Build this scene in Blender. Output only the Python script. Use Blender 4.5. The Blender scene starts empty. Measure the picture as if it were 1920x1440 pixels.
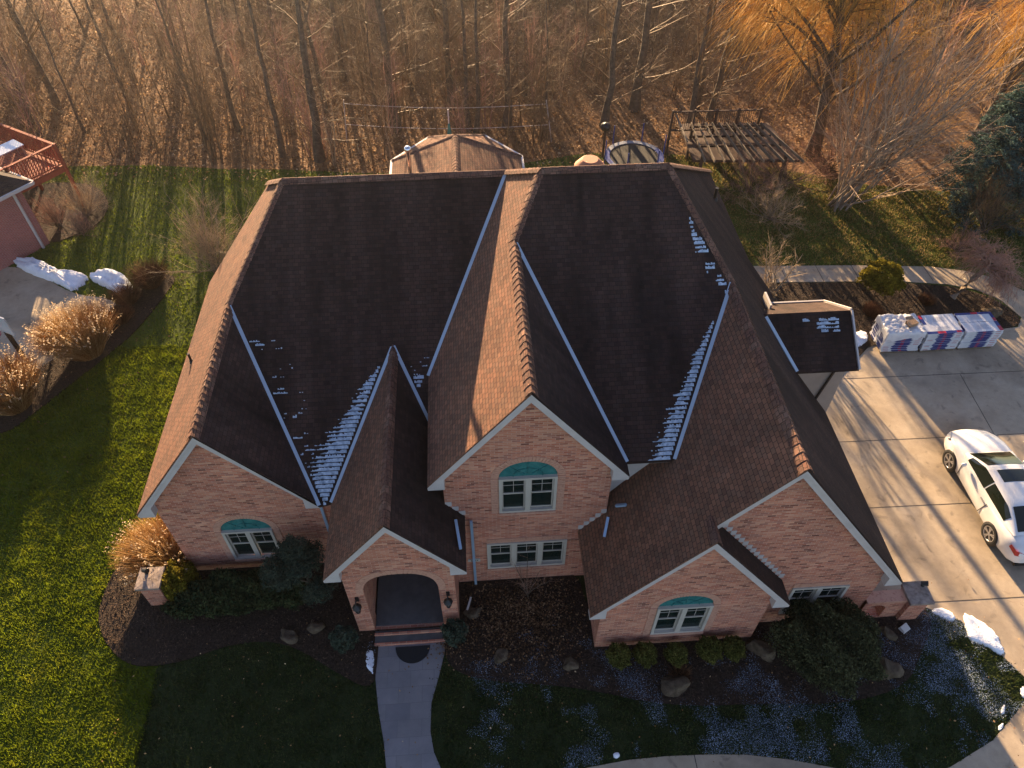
import bpy, bmesh, math, random
import numpy as np
from mathutils import Vector, Matrix
from mathutils.geometry import tessellate_polygon
R = math.radians
random.seed(7); rng = np.random.default_rng(7)
scn = bpy.context.scene
COL = scn.collection
# ------------------------------------------------------------------ camera, sky, sun, exposure
cam_d = bpy.data.cameras.new('camera'); cam = bpy.data.objects.new('camera', cam_d); COL.objects.link(cam)
cam_d.sensor_width = 36.0; cam_d.lens = 1406.16 / 1920 * 36
cam_d.clip_start = 0.5; cam_d.clip_end = 1500
cam.location = (0, 0, 20)
cam.rotation_euler = (R(90 - 47.706), R(0), R(-3.852))
scn.camera = cam
SUN_AZ, SUN_EL = R(-10.5), R(13.0)
TO_SUN = Vector((math.sin(SUN_AZ) * math.cos(SUN_EL), math.cos(SUN_AZ) * math.cos(SUN_EL), math.sin(SUN_EL)))
sd = bpy.data.lights.new('sun', 'SUN'); sd.energy = 5.0; sd.angle = R(0.55); sd.color = (1.0, 0.70, 0.40)
so = bpy.data.objects.new('sun', sd); COL.objects.link(so)
so.rotation_euler = TO_SUN.to_track_quat('Z', 'Y').to_euler(); so.location = (-20, 80, 40)
w = bpy.data.worlds.new('World'); scn.world = w; w.use_nodes = True
wn = w.node_tree.nodes; wl = w.node_tree.links
sky = wn.new('ShaderNodeTexSky'); sky.sky_type = 'NISHITA'; sky.sun_disc = False
sky.sun_elevation = SUN_EL; sky.sun_rotation = SUN_AZ; sky.air_density = 1.0; sky.dust_density = 0.4; sky.ozone_density = 2.0
hs = wn.new('ShaderNodeHueSaturation'); hs.inputs['Saturation'].default_value = .85; hs.inputs['Hue'].default_value = .52
wl.new(sky.outputs[0], hs.inputs['Color']); wl.new(hs.outputs[0], wn['Background'].inputs[0]); wn['Background'].inputs[1].default_value = 0.05
scn.view_settings.view_transform = 'Standard'; scn.view_settings.look = 'None'
scn.view_settings.exposure = 2.55; scn.view_settings.gamma = 1.0
scn.cycles.use_denoising = True
scn.cycles.max_bounces = 6; scn.cycles.transparent_max_bounces = 8

# ------------------------------------------------------------------ object helpers
def tag(o, label=None, cat=None, group=None, kind=None):
    if label: o['label'] = label
    if cat: o['category'] = cat
    if group: o['group'] = group
    if kind: o['kind'] = kind
    return o
def empty(name, loc, label=None, cat=None, group=None, rz=0.0):
    o = bpy.data.objects.new(name, None); COL.objects.link(o)
    o.location = loc; o.rotation_euler = (0, 0, rz); o.empty_display_size = .1
    return tag(o, label, cat, group)
def copy_tree(o, parent=None, kids=None):
    c = o.copy(); COL.objects.link(c)
    if parent is not None: c.parent = parent
    for ch in list(o.children): copy_tree(ch, c)
    return c

class MB:
    """collects faces; every face gets a planar uv in metres (u level, v up the slope)"""
    def __init__(s): s.v = []; s.f = []; s.m = []; s.sm = []
    def face(s, pts, mi=0, smooth=False):
        b = len(s.v); s.v += [tuple(p) for p in pts]; s.f.append(tuple(range(b, b + len(pts)))); s.m.append(mi); s.sm.append(smooth)
    def mesh(s, verts, faces, mi=0, smooth=False):
        b = len(s.v); s.v += [tuple(p) for p in verts]
        for f in faces: s.f.append(tuple(i + b for i in f)); s.m.append(mi); s.sm.append(smooth)
    def box(s, c, size, rz=0.0, mi=0, ax=None):
        hx, hy, hz = [q / 2 for q in size]
        P = [Vector((x, y, z)) for z in (-hz, hz) for y in (-hy, hy) for x in (-hx, hx)]
        Mx = Matrix.Rotation(rz, 3, 'Z') if ax is None else ax
        P = [Mx @ p + Vector(c) for p in P]
        s.mesh(P, [(0, 2, 3, 1), (4, 5, 7, 6), (0, 1, 5, 4), (2, 6, 7, 3), (0, 4, 6, 2), (1, 3, 7, 5)], mi)
    def bar(s, a, b, wd, h, mi=0, up=(0, 0, 1)):
        a = Vector(a); b = Vector(b); d = (b - a); L = d.length; d.normalize()
        side = d.cross(Vector(up))
        if side.length < 1e-4: side = Vector((1, 0, 0))
        side.normalize(); u = side.cross(d).normalized()
        ax = Matrix((d, side, u)).transposed()
        s.box((a + b) / 2, (L, wd, h), mi=mi, ax=ax)
    def tube(s, pts, radii, n=8, mi=0, caps=True, smooth=True):
        pts = [Vector(p) for p in pts]
        if not hasattr(radii, '__len__'): radii = [radii] * len(pts)
        V = []; F = []
        for i, p in enumerate(pts):
            t = (pts[min(i + 1, len(pts) - 1)] - pts[max(i - 1, 0)]).normalized()
            r = Vector((0, 0, 1)) if abs(t.z) < .9 else Vector((1, 0, 0))
            a = t.cross(r).normalized(); b = t.cross(a)
            for k in range(n):
                q = 2 * math.pi * k / n
                V.append(p + (a * math.cos(q) + b * math.sin(q)) * radii[i])
        for i in range(len(pts) - 1):
            for k in range(n): F.append((i * n + k, i * n + (k + 1) % n, (i + 1) * n + (k + 1) % n, (i + 1) * n + k))
        s.mesh(V, F, mi, smooth)
        if caps: s.face(V[:n], mi); s.face(V[-n:][::-1], mi)
    def slab(s, pts, th, mi=0, mside=None):
        """planar polygon (seen from above ccw) with its thickness straight down"""
        pts = [Vector(p) for p in pts]
        nz = sum(pts[i].x * pts[(i + 1) % len(pts)].y - pts[(i + 1) % len(pts)].x * pts[i].y for i in range(len(pts)))
        if nz < 0: pts = pts[::-1]
        lo = [p - Vector((0, 0, th)) for p in pts]; n = len(pts); ms = mi if mside is None else mside
        s.face(pts, mi); s.face(lo[::-1], ms)
        for i in range(n): j = (i + 1) % n; s.face([lo[i], lo[j], pts[j], pts[i]], ms)
    def lathe(s, c, prof, n=16, mi=0, smooth=True, cap=True):
        V = []; F = []
        for r, z in prof:
            for k in range(n):
                q = 2 * math.pi * k / n; V.append((c[0] + r * math.cos(q), c[1] + r * math.sin(q), c[2] + z))
        for i in range(len(prof) - 1):
            for k in range(n): F.append((i * n + k, i * n + (k + 1) % n, (i + 1) * n + (k + 1) % n, (i + 1) * n + k))
        s.mesh(V, F, mi, smooth)
        if cap: s.face(V[-n:], mi)
    def build(s, name, mats, parent=None, loc=None):
        me = bpy.data.meshes.new(name); me.from_pydata(s.v, [], s.f)
        if not isinstance(mats, (list, tuple)): mats = [mats]
        for m in mats: me.materials.append(m)
        me.polygons.foreach_set('material_index', s.m); me.polygons.foreach_set('use_smooth', s.sm)
        uvl = me.uv_layers.new(name='UVMap'); me.update()
        for p in me.polygons:
            n = p.normal
            if abs(n.z) > .985: h = Vector((1, 0, 0)); t = Vector((0, 1, 0))
            else:
                h = Vector((-n.y, n.x, 0)).normalized(); t = n.cross(h)
            for li in p.loop_indices:
                co = me.vertices[me.loops[li].vertex_index].co
                uvl.data[li].uv = (co.dot(h), co.dot(t))
        o = bpy.data.objects.new(name, me); COL.objects.link(o)
        if parent is not None: o.parent = parent
        if loc is not None: o.location = loc
        return o

def np_mesh(name, V, F, mats, parent=None, smooth=False, mi=None):
    """V (n,3), F (m,k) equal sized faces"""
    V = np.asarray(V, np.float32); F = np.asarray(F, np.int32); k = F.shape[1]
    me = bpy.data.meshes.new(name); me.vertices.add(len(V)); me.vertices.foreach_set('co', V.ravel())
    me.loops.add(F.size); me.loops.foreach_set('vertex_index', F.ravel())
    me.polygons.add(len(F)); me.polygons.foreach_set('loop_start', np.arange(0, F.size, k, dtype=np.int32))
    me.polygons.foreach_set('loop_total', np.full(len(F), k, np.int32))
    if not isinstance(mats, (list, tuple)): mats = [mats]
    for m in mats: me.materials.append(m)
    if mi is not None: me.polygons.foreach_set('material_index', np.asarray(mi, np.int32))
    if smooth: me.polygons.foreach_set('use_smooth', np.ones(len(F), bool))
    me.update(calc_edges=True); me.validate()
    o = bpy.data.objects.new(name, me); COL.objects.link(o)
    if parent is not None: o.parent = parent
    return o
def pip(poly, P):
    poly = np.asarray(poly, float); x, y = P[:, 0], P[:, 1]; r = np.zeros(len(P), bool)
    for i in range(len(poly)):
        x1, y1 = poly[i]; x2, y2 = poly[(i + 1) % len(poly)]
        c = (y1 > y) != (y2 > y)
        xi = (x2 - x1) * (y - y1) / (y2 - y1 + 1e-12) + x1
        r ^= c & (x < xi)
    return r
def smooth_poly(pts, it=2, closed=True):
    P = np.asarray(pts, float)
    for _ in range(it):
        Q = np.roll(P, -1, 0); A = .75 * P + .25 * Q; B = .25 * P + .75 * Q
        P = np.stack([A, B], 1).reshape(-1, P.shape[1])
    return P
def vnoise(P, s, seed=0):
    """cheap smooth value noise on 2-D points"""
    g = np.random.default_rng(seed).random((64, 64)); q = np.asarray(P)[:, :2] / s
    i = np.floor(q).astype(int); f = q - i; f = f * f * (3 - 2 * f)
    a = lambda dx, dy: g[(i[:, 0] + dx) % 64, (i[:, 1] + dy) % 64]
    return (a(0, 0) * (1 - f[:, 0]) + a(1, 0) * f[:, 0]) * (1 - f[:, 1]) + (a(0, 1) * (1 - f[:, 0]) + a(1, 1) * f[:, 0]) * f[:, 1]

# ------------------------------------------------------------------ materials
def new_mat(name, rough=.8, spec=.3):
    m = bpy.data.materials.new(name); m.use_nodes = True
    b = m.node_tree.nodes['Principled BSDF']; b.inputs['Roughness'].default_value = rough
    b.inputs['Specular IOR Level'].default_value = spec
    return m, m.node_tree.nodes, m.node_tree.links, b
def plain(name, c, rough=.6, metal=0.0, spec=.4):
    m, n, l, b = new_mat(name, rough, spec); b.inputs['Metallic'].default_value = metal
    t = n.new('ShaderNodeTexNoise'); t.inputs['Scale'].default_value = 3.0; t.inputs['Detail'].default_value = 6
    tc = n.new('ShaderNodeTexCoord'); l.new(tc.outputs['Object'], t.inputs['Vector'])
    r = n.new('ShaderNodeValToRGB'); r.color_ramp.elements[0].position = .3; r.color_ramp.elements[1].position = .7
    r.color_ramp.elements[0].color = (*[q * .86 for q in c], 1); r.color_ramp.elements[1].color = (*c, 1)
    l.new(t.outputs['Fac'], r.inputs[0]); l.new(r.outputs[0], b.inputs['Base Color'])
    return m
def ramp(n, cols, pos=None):
    r = n.new('ShaderNodeValToRGB'); e = r.color_ramp.elements
    pos = pos or [i / (len(cols) - 1) for i in range(len(cols))]
    while len(e) < len(cols): e.new(.5)
    for i, c in enumerate(cols): e[i].position = pos[i]; e[i].color = (*c, 1)
    return r
def noisy(name, cols, scale, rough=.9, bump=0.0, bscale=None, pos=None, detail=6, spec=.2, coord='Object', trans=0.0, dist=.02):
    m, n, l, b = new_mat(name, rough, spec)
    tc = n.new('ShaderNodeTexCoord'); t = n.new('ShaderNodeTexNoise')
    t.inputs['Scale'].default_value = scale; t.inputs['Detail'].default_value = detail; t.inputs['Roughness'].default_value = .65
    l.new(tc.outputs[coord], t.inputs['Vector'])
    r = ramp(n, cols, pos or [.3 + .4 * i / (len(cols) - 1) for i in range(len(cols))]); l.new(t.outputs['Fac'], r.inputs[0])
    l.new(r.outputs[0], b.inputs['Base Color'])
    if bump:
        t2 = n.new('ShaderNodeTexNoise'); t2.inputs['Scale'].default_value = bscale or scale * 3; t2.inputs['Detail'].default_value = 5
        l.new(tc.outputs[coord], t2.inputs['Vector'])
        bp = n.new('ShaderNodeBump'); bp.inputs['Strength'].default_value = bump; bp.inputs['Distance'].default_value = dist
        l.new(t2.outputs['Fac'], bp.inputs['Height']); l.new(bp.outputs[0], b.inputs['Normal'])
    if trans:
        tr = n.new('ShaderNodeBsdfTranslucent'); mx = n.new('ShaderNodeMixShader'); mx.inputs[0].default_value = trans
        l.new(r.outputs[0], tr.inputs[0]); l.new(b.outputs[0], mx.inputs[1]); l.new(tr.outputs[0], mx.inputs[2])
        l.new(mx.outputs[0], n['Material Output'].inputs[0])
    return m
def brick_mat(name, c1, c2, mortar, bw, rh, ms, spots=None, bump=.6, rough=.9, offset=.5, big=None, dist=.01):
    m, n, l, b = new_mat(name, rough, .2)
    uv = n.new('ShaderNodeUVMap'); uv.uv_map = 'UVMap'
    br = n.new('ShaderNodeTexBrick'); br.offset = offset; br.inputs['Scale'].default_value = 1.0
    br.inputs['Brick Width'].default_value = bw; br.inputs['Row Height'].default_value = rh
    br.inputs['Mortar Size'].default_value = ms; br.inputs['Mortar Smooth'].default_value = .3; br.inputs['Bias'].default_value = 0
    br.inputs['Color1'].default_value = (0, 0, 0, 1); br.inputs['Color2'].default_value = (1, 1, 1, 1); br.inputs['Mortar'].default_value = (.5, .5, .5, 1)
    l.new(uv.outputs[0], br.inputs['Vector'])
    rp = ramp(n, spots or [c1, c2]); l.new(br.outputs['Color'], rp.inputs[0])
    no = n.new('ShaderNodeTexNoise'); no.inputs['Scale'].default_value = .7; no.inputs['Detail'].default_value = 8; no.inputs['Roughness'].default_value = .7
    l.new(uv.outputs[0], no.inputs['Vector'])
    r2 = ramp(n, [(.72, .72, .74), (1.15, 1.12, 1.1)] if big is None else big, [.3, .7]); l.new(no.outputs['Fac'], r2.inputs[0])
    mu = n.new('ShaderNodeMix'); mu.data_type = 'RGBA'; mu.blend_type = 'MULTIPLY'; mu.inputs[0].default_value = 1
    l.new(rp.outputs[0], mu.inputs[6]); l.new(r2.outputs[0], mu.inputs[7])
    mm = n.new('ShaderNodeMix'); mm.data_type = 'RGBA'; l.new(br.outputs['Fac'], mm.inputs[0])
    l.new(mu.outputs[2], mm.inputs[6]); mm.inputs[7].default_value = (*mortar, 1)
    l.new(mm.outputs[2], b.inputs['Base Color'])
    bp = n.new('ShaderNodeBump'); bp.inputs['Strength'].default_value = bump; bp.inputs['Distance'].default_value = dist; bp.invert = True
    l.new(br.outputs['Fac'], bp.inputs['Height']); l.new(bp.outputs[0], b.inputs['Normal'])
    return m
def shingle_mat(name, tint=(1, 1, 1), stain=1.0):
    """architectural shingles: courses of tabs, each course's lower edge standing proud"""
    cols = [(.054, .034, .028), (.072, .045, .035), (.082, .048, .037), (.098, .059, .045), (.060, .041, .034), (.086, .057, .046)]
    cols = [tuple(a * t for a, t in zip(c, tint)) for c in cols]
    m, n, l, b = new_mat(name, .93, .15)
    uv = n.new('ShaderNodeUVMap'); uv.uv_map = 'UVMap'
    br = n.new('ShaderNodeTexBrick'); br.offset = .37; br.offset_frequency = 2; br.inputs['Scale'].default_value = 1
    br.inputs['Brick Width'].default_value = .155; br.inputs['Row Height'].default_value = .11; br.inputs['Mortar Size'].default_value = .006
    br.inputs['Mortar Smooth'].default_value = .2
    br.inputs['Color1'].default_value = (0, 0, 0, 1); br.inputs['Color2'].default_value = (1, 1, 1, 1); br.inputs['Mortar'].default_value = (0, 0, 0, 1)
    l.new(uv.outputs[0], br.inputs['Vector'])
    rp = ramp(n, cols); l.new(br.outputs['Color'], rp.inputs[0])
    # stains running down the slope
    mp = n.new('ShaderNodeMapping'); mp.inputs['Scale'].default_value = (.9, .16, 1); l.new(uv.outputs[0], mp.inputs[0])
    no = n.new('ShaderNodeTexNoise'); no.inputs['Scale'].default_value = 1.0; no.inputs['Detail'].default_value = 7; no.inputs['Roughness'].default_value = .62
    l.new(mp.outputs[0], no.inputs['Vector'])
    r2 = ramp(n, [(1 - .62 * stain, 1 - .61 * stain, 1 - .57 * stain), (1.15, 1.1, 1.06)], [.34, .64]); l.new(no.outputs['Fac'], r2.inputs[0])
    mu = n.new('ShaderNodeMix'); mu.data_type = 'RGBA'; mu.blend_type = 'MULTIPLY'; mu.inputs[0].default_value = 1
    l.new(rp.outputs[0], mu.inputs[6]); l.new(r2.outputs[0], mu.inputs[7])
    mm = n.new('ShaderNodeMix'); mm.data_type = 'RGBA'; l.new(br.outputs['Fac'], mm.inputs[0])
    l.new(mu.outputs[2], mm.inputs[6]); mm.inputs[7].default_value = (.02, .015, .013, 1); l.new(mm.outputs[2], b.inputs['Base Color'])
    # saw-tooth course profile + granules
    sx = n.new('ShaderNodeSeparateXYZ'); l.new(uv.outputs[0], sx.inputs[0])
    dv = n.new('ShaderNodeMath'); dv.operation = 'DIVIDE'; dv.inputs[1].default_value = .11; l.new(sx.outputs[1], dv.inputs[0])
    fr = n.new('ShaderNodeMath'); fr.operation = 'FRACT'; l.new(dv.outputs[0], fr.inputs[0])
    g = n.new('ShaderNodeTexNoise'); g.inputs['Scale'].default_value = 45; g.inputs['Detail'].default_value = 3; l.new(uv.outputs[0], g.inputs['Vector'])
    a1 = n.new('ShaderNodeMath'); a1.operation = 'MULTIPLY_ADD'; a1.inputs[1].default_value = -.9; l.new(fr.outputs[0], a1.inputs[0]); l.new(g.outputs['Fac'], a1.inputs[2])
    a2 = n.new('ShaderNodeMath'); a2.operation = 'MULTIPLY_ADD'; a2.inputs[1].default_value = .5; l.new(br.outputs['Color'], a2.inputs[0]); l.new(a1.outputs[0], a2.inputs[2])
    bp = n.new('ShaderNodeBump'); bp.inputs['Strength'].default_value = .7; bp.inputs['Distance'].default_value = .012
    l.new(a2.outputs[0], bp.inputs['Height']); l.new(bp.outputs[0], b.inputs['Normal'])
    return m
def glass_mat(name, c, rough=.08):
    m, n, l, b = new_mat(name, rough, .6); b.inputs['Base Color'].default_value = (*c, 1); return m

M = {}
M['brick'] = brick_mat('brick', None, None, (.50, .31, .23), .20, .065, .007,
    spots=[(.15, .055, .042), (.47, .165, .10), (.56, .24, .148), (.39, .12, .078), (.60, .31, .20), (.52, .20, .124), (.33, .14, .105), (.56, .255, .158)])
M['brick2'] = brick_mat('neighbour_brick', None, None, (.34, .24, .22), .20, .065, .007,
    spots=[(.30, .10, .09), (.38, .13, .11), (.33, .12, .10)])
M['soldier'] = noisy('soldier_brick', [(.36, .16, .11), (.52, .29, .2), (.44, .21, .15)], 9, .9, .3, 40)
M['shingle'] = shingle_mat('shingles', (.68, .66, .72), 1.15)  # stained slopes; their shade is also put into this darker tint
M['shingle_sun'] = shingle_mat('clean_sunlit_shingles', (2.2, 1.82, 1.5), .3)  # left slopes: cleaner shingles, with sunlight put into the brighter tint
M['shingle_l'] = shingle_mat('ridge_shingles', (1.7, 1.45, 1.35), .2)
M['shingle_t'] = shingle_mat('tan_shingles', (2.3, 2.1, 1.9), .2)
M['white'] = plain('white_trim', (.52, .48, .46), .6, 0, .2)
M['gutter'] = plain('gutter_metal', (.36, .50, .66), .3, .3)  # blue sky reflection put into the colour of white metal
M['flash'] = plain('flashing_metal', (.42, .50, .58), .4, .4)
M['frame'] = plain('window_frame', (.46, .42, .36), .6, 0, .2)
def window_glass():
    m, n, l, b = new_mat('window_pane', .06, .6); b.inputs['Base Color'].default_value = (.008, .016, .016, 1)
    t = n.new('ShaderNodeBsdfTransparent'); t.inputs[0].default_value = (.75, .9, .88, 1); mx = n.new('ShaderNodeMixShader'); mx.inputs[0].default_value = .55
    l.new(b.outputs[0], mx.inputs[1]); l.new(t.outputs[0], mx.inputs[2]); l.new(mx.outputs[0], n['Material Output'].inputs[0]); return m
def blind_mat():
    m, n, l, b = new_mat('blind_slats', .7, .2); tc = n.new('ShaderNodeTexCoord'); wv = n.new('ShaderNodeTexWave'); wv.bands_direction = 'Z'; wv.inputs['Scale'].default_value = 5.5; wv.inputs['Distortion'].default_value = .4
    l.new(tc.outputs['Object'], wv.inputs[0]); r = ramp(n, [(.02, .03, .03), (.10, .14, .135), (.15, .20, .19)], [.1, .5, .9]); l.new(wv.outputs['Fac'], r.inputs[0]); l.new(r.outputs[0], b.inputs['Base Color']); return m
M['pane'] = window_glass(); M['blind'] = blind_mat()
M['teal'] = noisy('teal_copper', [(.018, .10, .10), (.03, .15, .145), (.05, .19, .18)], 5, .75, spec=.1)
M['glass'] = glass_mat('window_glass', (.010, .020, .019))
M['dark'] = plain('dark_interior', (.02, .018, .016), .9)
M['black'] = plain('black_metal', (.02, .02, .022), .4, .3)
M['concrete'] = noisy('concrete', [(.30, .235, .16), (.40, .32, .225), (.47, .385, .28)], .55, .85, .12, 30, detail=9, dist=.004)
M['concrete_g'] = brick_mat('stamped_concrete', None, None, (.15, .147, .15), .62, .42, .006, spots=[(.19, .185, .195), (.235, .225, .23), (.21, .2, .2)], bump=.3, rough=.8)
def stain_concrete():
    m = M['concrete']; n, l = m.node_tree.nodes, m.node_tree.links; b = n['Principled BSDF']; src = b.inputs['Base Color'].links[0].from_socket
    tc = n.new('ShaderNodeTexCoord'); out = src
    for sc_, lo, hi, dark in ((.45, .52, .72, .62), (2.6, .60, .68, .72), (7.0, .35, .65, .9)):
        t = n.new('ShaderNodeTexNoise'); t.inputs['Scale'].default_value = sc_; t.inputs['Detail'].default_value = 7; t.inputs['Distortion'].default_value = .6; l.new(tc.outputs['Object'], t.inputs['Vector'])
        r = ramp(n, [(1, 1, 1), (dark, dark, dark * 1.02)], [lo, hi]); l.new(t.outputs['Fac'], r.inputs[0])
        mu = n.new('ShaderNodeMix'); mu.data_type = 'RGBA'; mu.blend_type = 'MULTIPLY'; mu.inputs[0].default_value = 1; l.new(out, mu.inputs[6]); l.new(r.outputs[0], mu.inputs[7]); out = mu.outputs[2]
    l.new(out, b.inputs['Base Color'])
stain_concrete()
M['concrete_d'] = noisy('porch_concrete', [(.07, .07, .072), (.11, .108, .11)], 3, .85)  # darker concrete: the porch's shade is put into its colour
M['joint'] = plain('joint', (.07, .06, .05), .95)
M['stone'] = noisy('boulder', [(.04, .03, .02), (.09, .066, .043), (.14, .107, .074)], 3.5, .95, .8, 9, dist=.05)
M['cap'] = noisy('cap_stone', [(.11, .085, .07), (.24, .19, .16), (.34, .28, .24)], 6, .8, .3, 20)
M['mulch'] = noisy('mulch', [(.014, .010, .008), (.035, .023, .016), (.07, .045, .03)], 16, .97, 1.0, 28, detail=9, dist=.06)
M['soil'] = noisy('leaf_floor', [(.06, .03, .014), (.18, .095, .042), (.32, .19, .09)], 1.6, .97, .9, 9, detail=9, dist=.08)
M['lawn'] = noisy('lawn_soil', [(.03, .045, .005), (.06, .085, .009), (.085, .10, .014)], 2.2, .97, .6, 18, detail=9, dist=.05)
M['snow'] = noisy('snow', [(.72, .75, .80), (.85, .87, .9)], 6, .6, .5, 18, dist=.03)
M['snow_r'] = noisy('thin_snow', [(.16, .21, .28), (.36, .44, .55), (.60, .67, .76)], 9, .6)  # thin roof snow, the blue-grey of shade put into its colour
M['terracotta'] = plain('terracotta', (.45, .2, .11), .8)
M['wood_r'] = noisy('red_stain_wood', [(.20, .045, .025), (.30, .08, .045)], 4, .7)
M['wood_g'] = noisy('grey_wood', [(.09, .07, .05), (.21, .165, .12)], 4, .8)
M['wood_d'] = noisy('dark_wood', [(.04, .022, .016), (.09, .05, .036)], 4, .7)
M['siding'] = plain('beige_siding', (.36, .28, .23), .7)
M['bark'] = noisy('bark', [(.045, .033, .025), (.10, .075, .055), (.16, .12, .09)], 5, .95, .6, 14, dist=.03)
M['bark_p'] = noisy('pale_bark', [(.16, .12, .09), (.28, .22, .16)], 4, .95, .5, 14, dist=.03)
M['twig'] = noisy('twig', [(.11, .07, .04), (.26, .165, .09)], 2.0, .7, trans=.2)
M['twig_gold'] = noisy('golden_twig', [(.42, .24, .05), (.72, .46, .13)], 1.2, .7, trans=.45)
M['twig_red'] = noisy('reddish_twig', [(.24, .12, .085), (.44, .26, .19)], 1.5, .8)
M['twig_vase'] = noisy('vase_twig', [(.26, .16, .10), (.50, .36, .24)], 1.1, .7)
M['twig_pale'] = noisy('pale_twig', [(.30, .2, .11), (.5, .37, .23)], 1.5, .8)

M['brush'] = noisy('brush_twig', [(.055, .034, .024), (.13, .08, .05), (.26, .16, .085)], .35, .8, detail=3)
def tri_attr_mat(name, cols, trans, rough=.9, scale=1.2, spec=.1, rnd=.55):
    """for blades and leaves: colour from noise at two scales, light passing through"""
    m, n, l, b = new_mat(name, rough, spec)
    g = n.new('ShaderNodeNewGeometry'); t = n.new('ShaderNodeTexNoise'); t.inputs['Scale'].default_value = scale; t.inputs['Detail'].default_value = 4
    l.new(g.outputs['Position'], t.inputs['Vector'])
    ad = n.new('ShaderNodeMath'); ad.operation = 'MULTIPLY_ADD'; ad.inputs[1].default_value = rnd
    l.new(g.outputs['Random Per Island'], ad.inputs[0]); 
    sb = n.new('ShaderNodeMath'); sb.operation = 'SUBTRACT'; sb.inputs[1].default_value = rnd / 2; l.new(t.outputs['Fac'], sb.inputs[0]); l.new(sb.outputs[0], ad.inputs[2])
    r = ramp(n, cols, [.2 + .6 * i / (len(cols) - 1) for i in range(len(cols))]); l.new(ad.outputs[0], r.inputs[0])
    l.new(r.outputs[0], b.inputs['Base Color'])
    tr = n.new('ShaderNodeBsdfTranslucent'); mx = n.new('ShaderNodeMixShader'); mx.inputs[0].default_value = trans
    l.new(r.outputs[0], tr.inputs[0]); l.new(b.outputs[0], mx.inputs[1]); l.new(tr.outputs[0], mx.inputs[2]); l.new(mx.outputs[0], n['Material Output'].inputs[0])
    return m
M['grass'] = tri_attr_mat('grass_blades', [(.05, .072, .004), (.10, .138, .007), (.145, .178, .010), (.20, .21, .016)], .5, rnd=.25)
M['grass_shade'] = tri_attr_mat('front_grass_shaded', [(.016, .028, .007), (.036, .058, .013), (.062, .082, .022), (.10, .11, .04)], .25)  # lawn grass darkened: house shade put into the blade colours
M['lawn_shade'] = noisy('front_soil_shaded', [(.012, .02, .006), (.024, .036, .011), (.036, .048, .017)], 2.2, .97, .6, 18, detail=9, dist=.05)  # soil under it, darkened in colour for the same house shade
M['grass_r'] = tri_attr_mat('rear_grass', [(.06, .06, .012), (.14, .12, .03), (.25, .19, .07), (.36, .26, .12)], .4)
M['leaf'] = tri_attr_mat('dead_leaves', [(.11, .048, .018), (.28, .15, .06), (.46, .28, .13), (.70, .52, .32)], .3, scale=.6)
M['leaf_d'] = tri_attr_mat('dark_leaves', [(.03, .016, .009), (.085, .045, .024), (.16, .09, .045), (.26, .16, .09)], .1, scale=1.2)  # darker leaf colours for the beds and yard
M['evergreen'] = tri_attr_mat('evergreen', [(.014, .022, .010), (.03, .045, .018), (.06, .075, .028)], .15, scale=2)
M['boxdark'] = tri_attr_mat('dark_box', [(.02, .025, .012), (.05, .056, .026), (.105, .11, .05)], .15, scale=3)
M['boxwood'] = tri_attr_mat('boxwood', [(.04, .045, .010), (.085, .09, .02), (.15, .14, .036)], .2, scale=3)
M['yellowgreen'] = tri_attr_mat('yellow_green', [(.07, .06, .006), (.16, .13, .012), (.25, .2, .02)], .3, scale=3)
M['spruce'] = tri_attr_mat('spruce', [(.018, .04, .038), (.05, .095, .09), (.11, .16, .145)], .2, scale=1)
M['pine'] = tri_attr_mat('pine', [(.02, .034, .024), (.045, .066, .046), (.085, .10, .065)], .15, scale=2)
M['drygrass'] = tri_attr_mat('dry_grass', [(.20, .09, .025), (.36, .19, .06), (.52, .32, .13), (.66, .48, .26)], .35, scale=1)
M['drybush'] = tri_attr_mat('dry_bush', [(.06, .028, .016), (.14, .065, .035), (.24, .12, .06)], .25, scale=1)
# ------------------------------------------------------------------ ground and paving
def wloc(o):
    v = Vector((0, 0, 0))
    while o is not None: v = v + o.location; o = o.parent
    return v
def adopt(o, parent):
    o.parent = parent; o.location = o.location - wloc(parent); return o
def sheet(name, poly, z, mat, th=None, label=None):
    P = [Vector((q[0], q[1], z)) for q in poly]; mb = MB(); T = tessellate_polygon([P])
    nz = sum(P[i].x * P[(i + 1) % len(P)].y - P[(i + 1) % len(P)].x * P[i].y for i in range(len(P)))
    for t in T:
        a, b, c = [P[i] for i in t]
        if (b - a).cross(c - a).z < 0: t = t[::-1]
        mb.face([P[i] for i in t])
    if th:
        n = len(P); Q = P if nz > 0 else P[::-1]
        for i in range(n):
            a, b = Q[i], Q[(i + 1) % n]; mb.face([a - Vector((0, 0, th)), b - Vector((0, 0, th)), b, a])
    o = mb.build(name, mat); o['kind'] = 'structure'; return o
mb = MB(); mb.face([(-400, -300, 0), (400, -300, 0), (400, 500, 0), (-400, 500, 0)]); g = mb.build('ground', M['lawn']); g['kind'] = 'structure'
WOOD_EDGE = [(-60, 31), (-24, 32.2), (-19.5, 34.0), (-15.3, 33.8), (-11.7, 33.2), (-9, 33.0), (-5, 32.4), (0, 32.2), (6, 33.5), (10, 33.2), (15, 31.5), (19, 29.8), (24, 28.6), (30, 27), (60, 25), (60, 120), (-60, 120)]
sheet('woodland_floor', WOOD_EDGE, .004, M['soil'])
sheet('front_lawn', smooth_poly([(-9.0, 9.2), (-8.9, 6.5), (-8.9, 5.5), (-8.9, 3), (2, 3), (16, 4), (15, 7), (12.4, 9.3), (11, 10.5), (-8, 11)], 1), .006, M['lawn_shade'])
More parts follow.
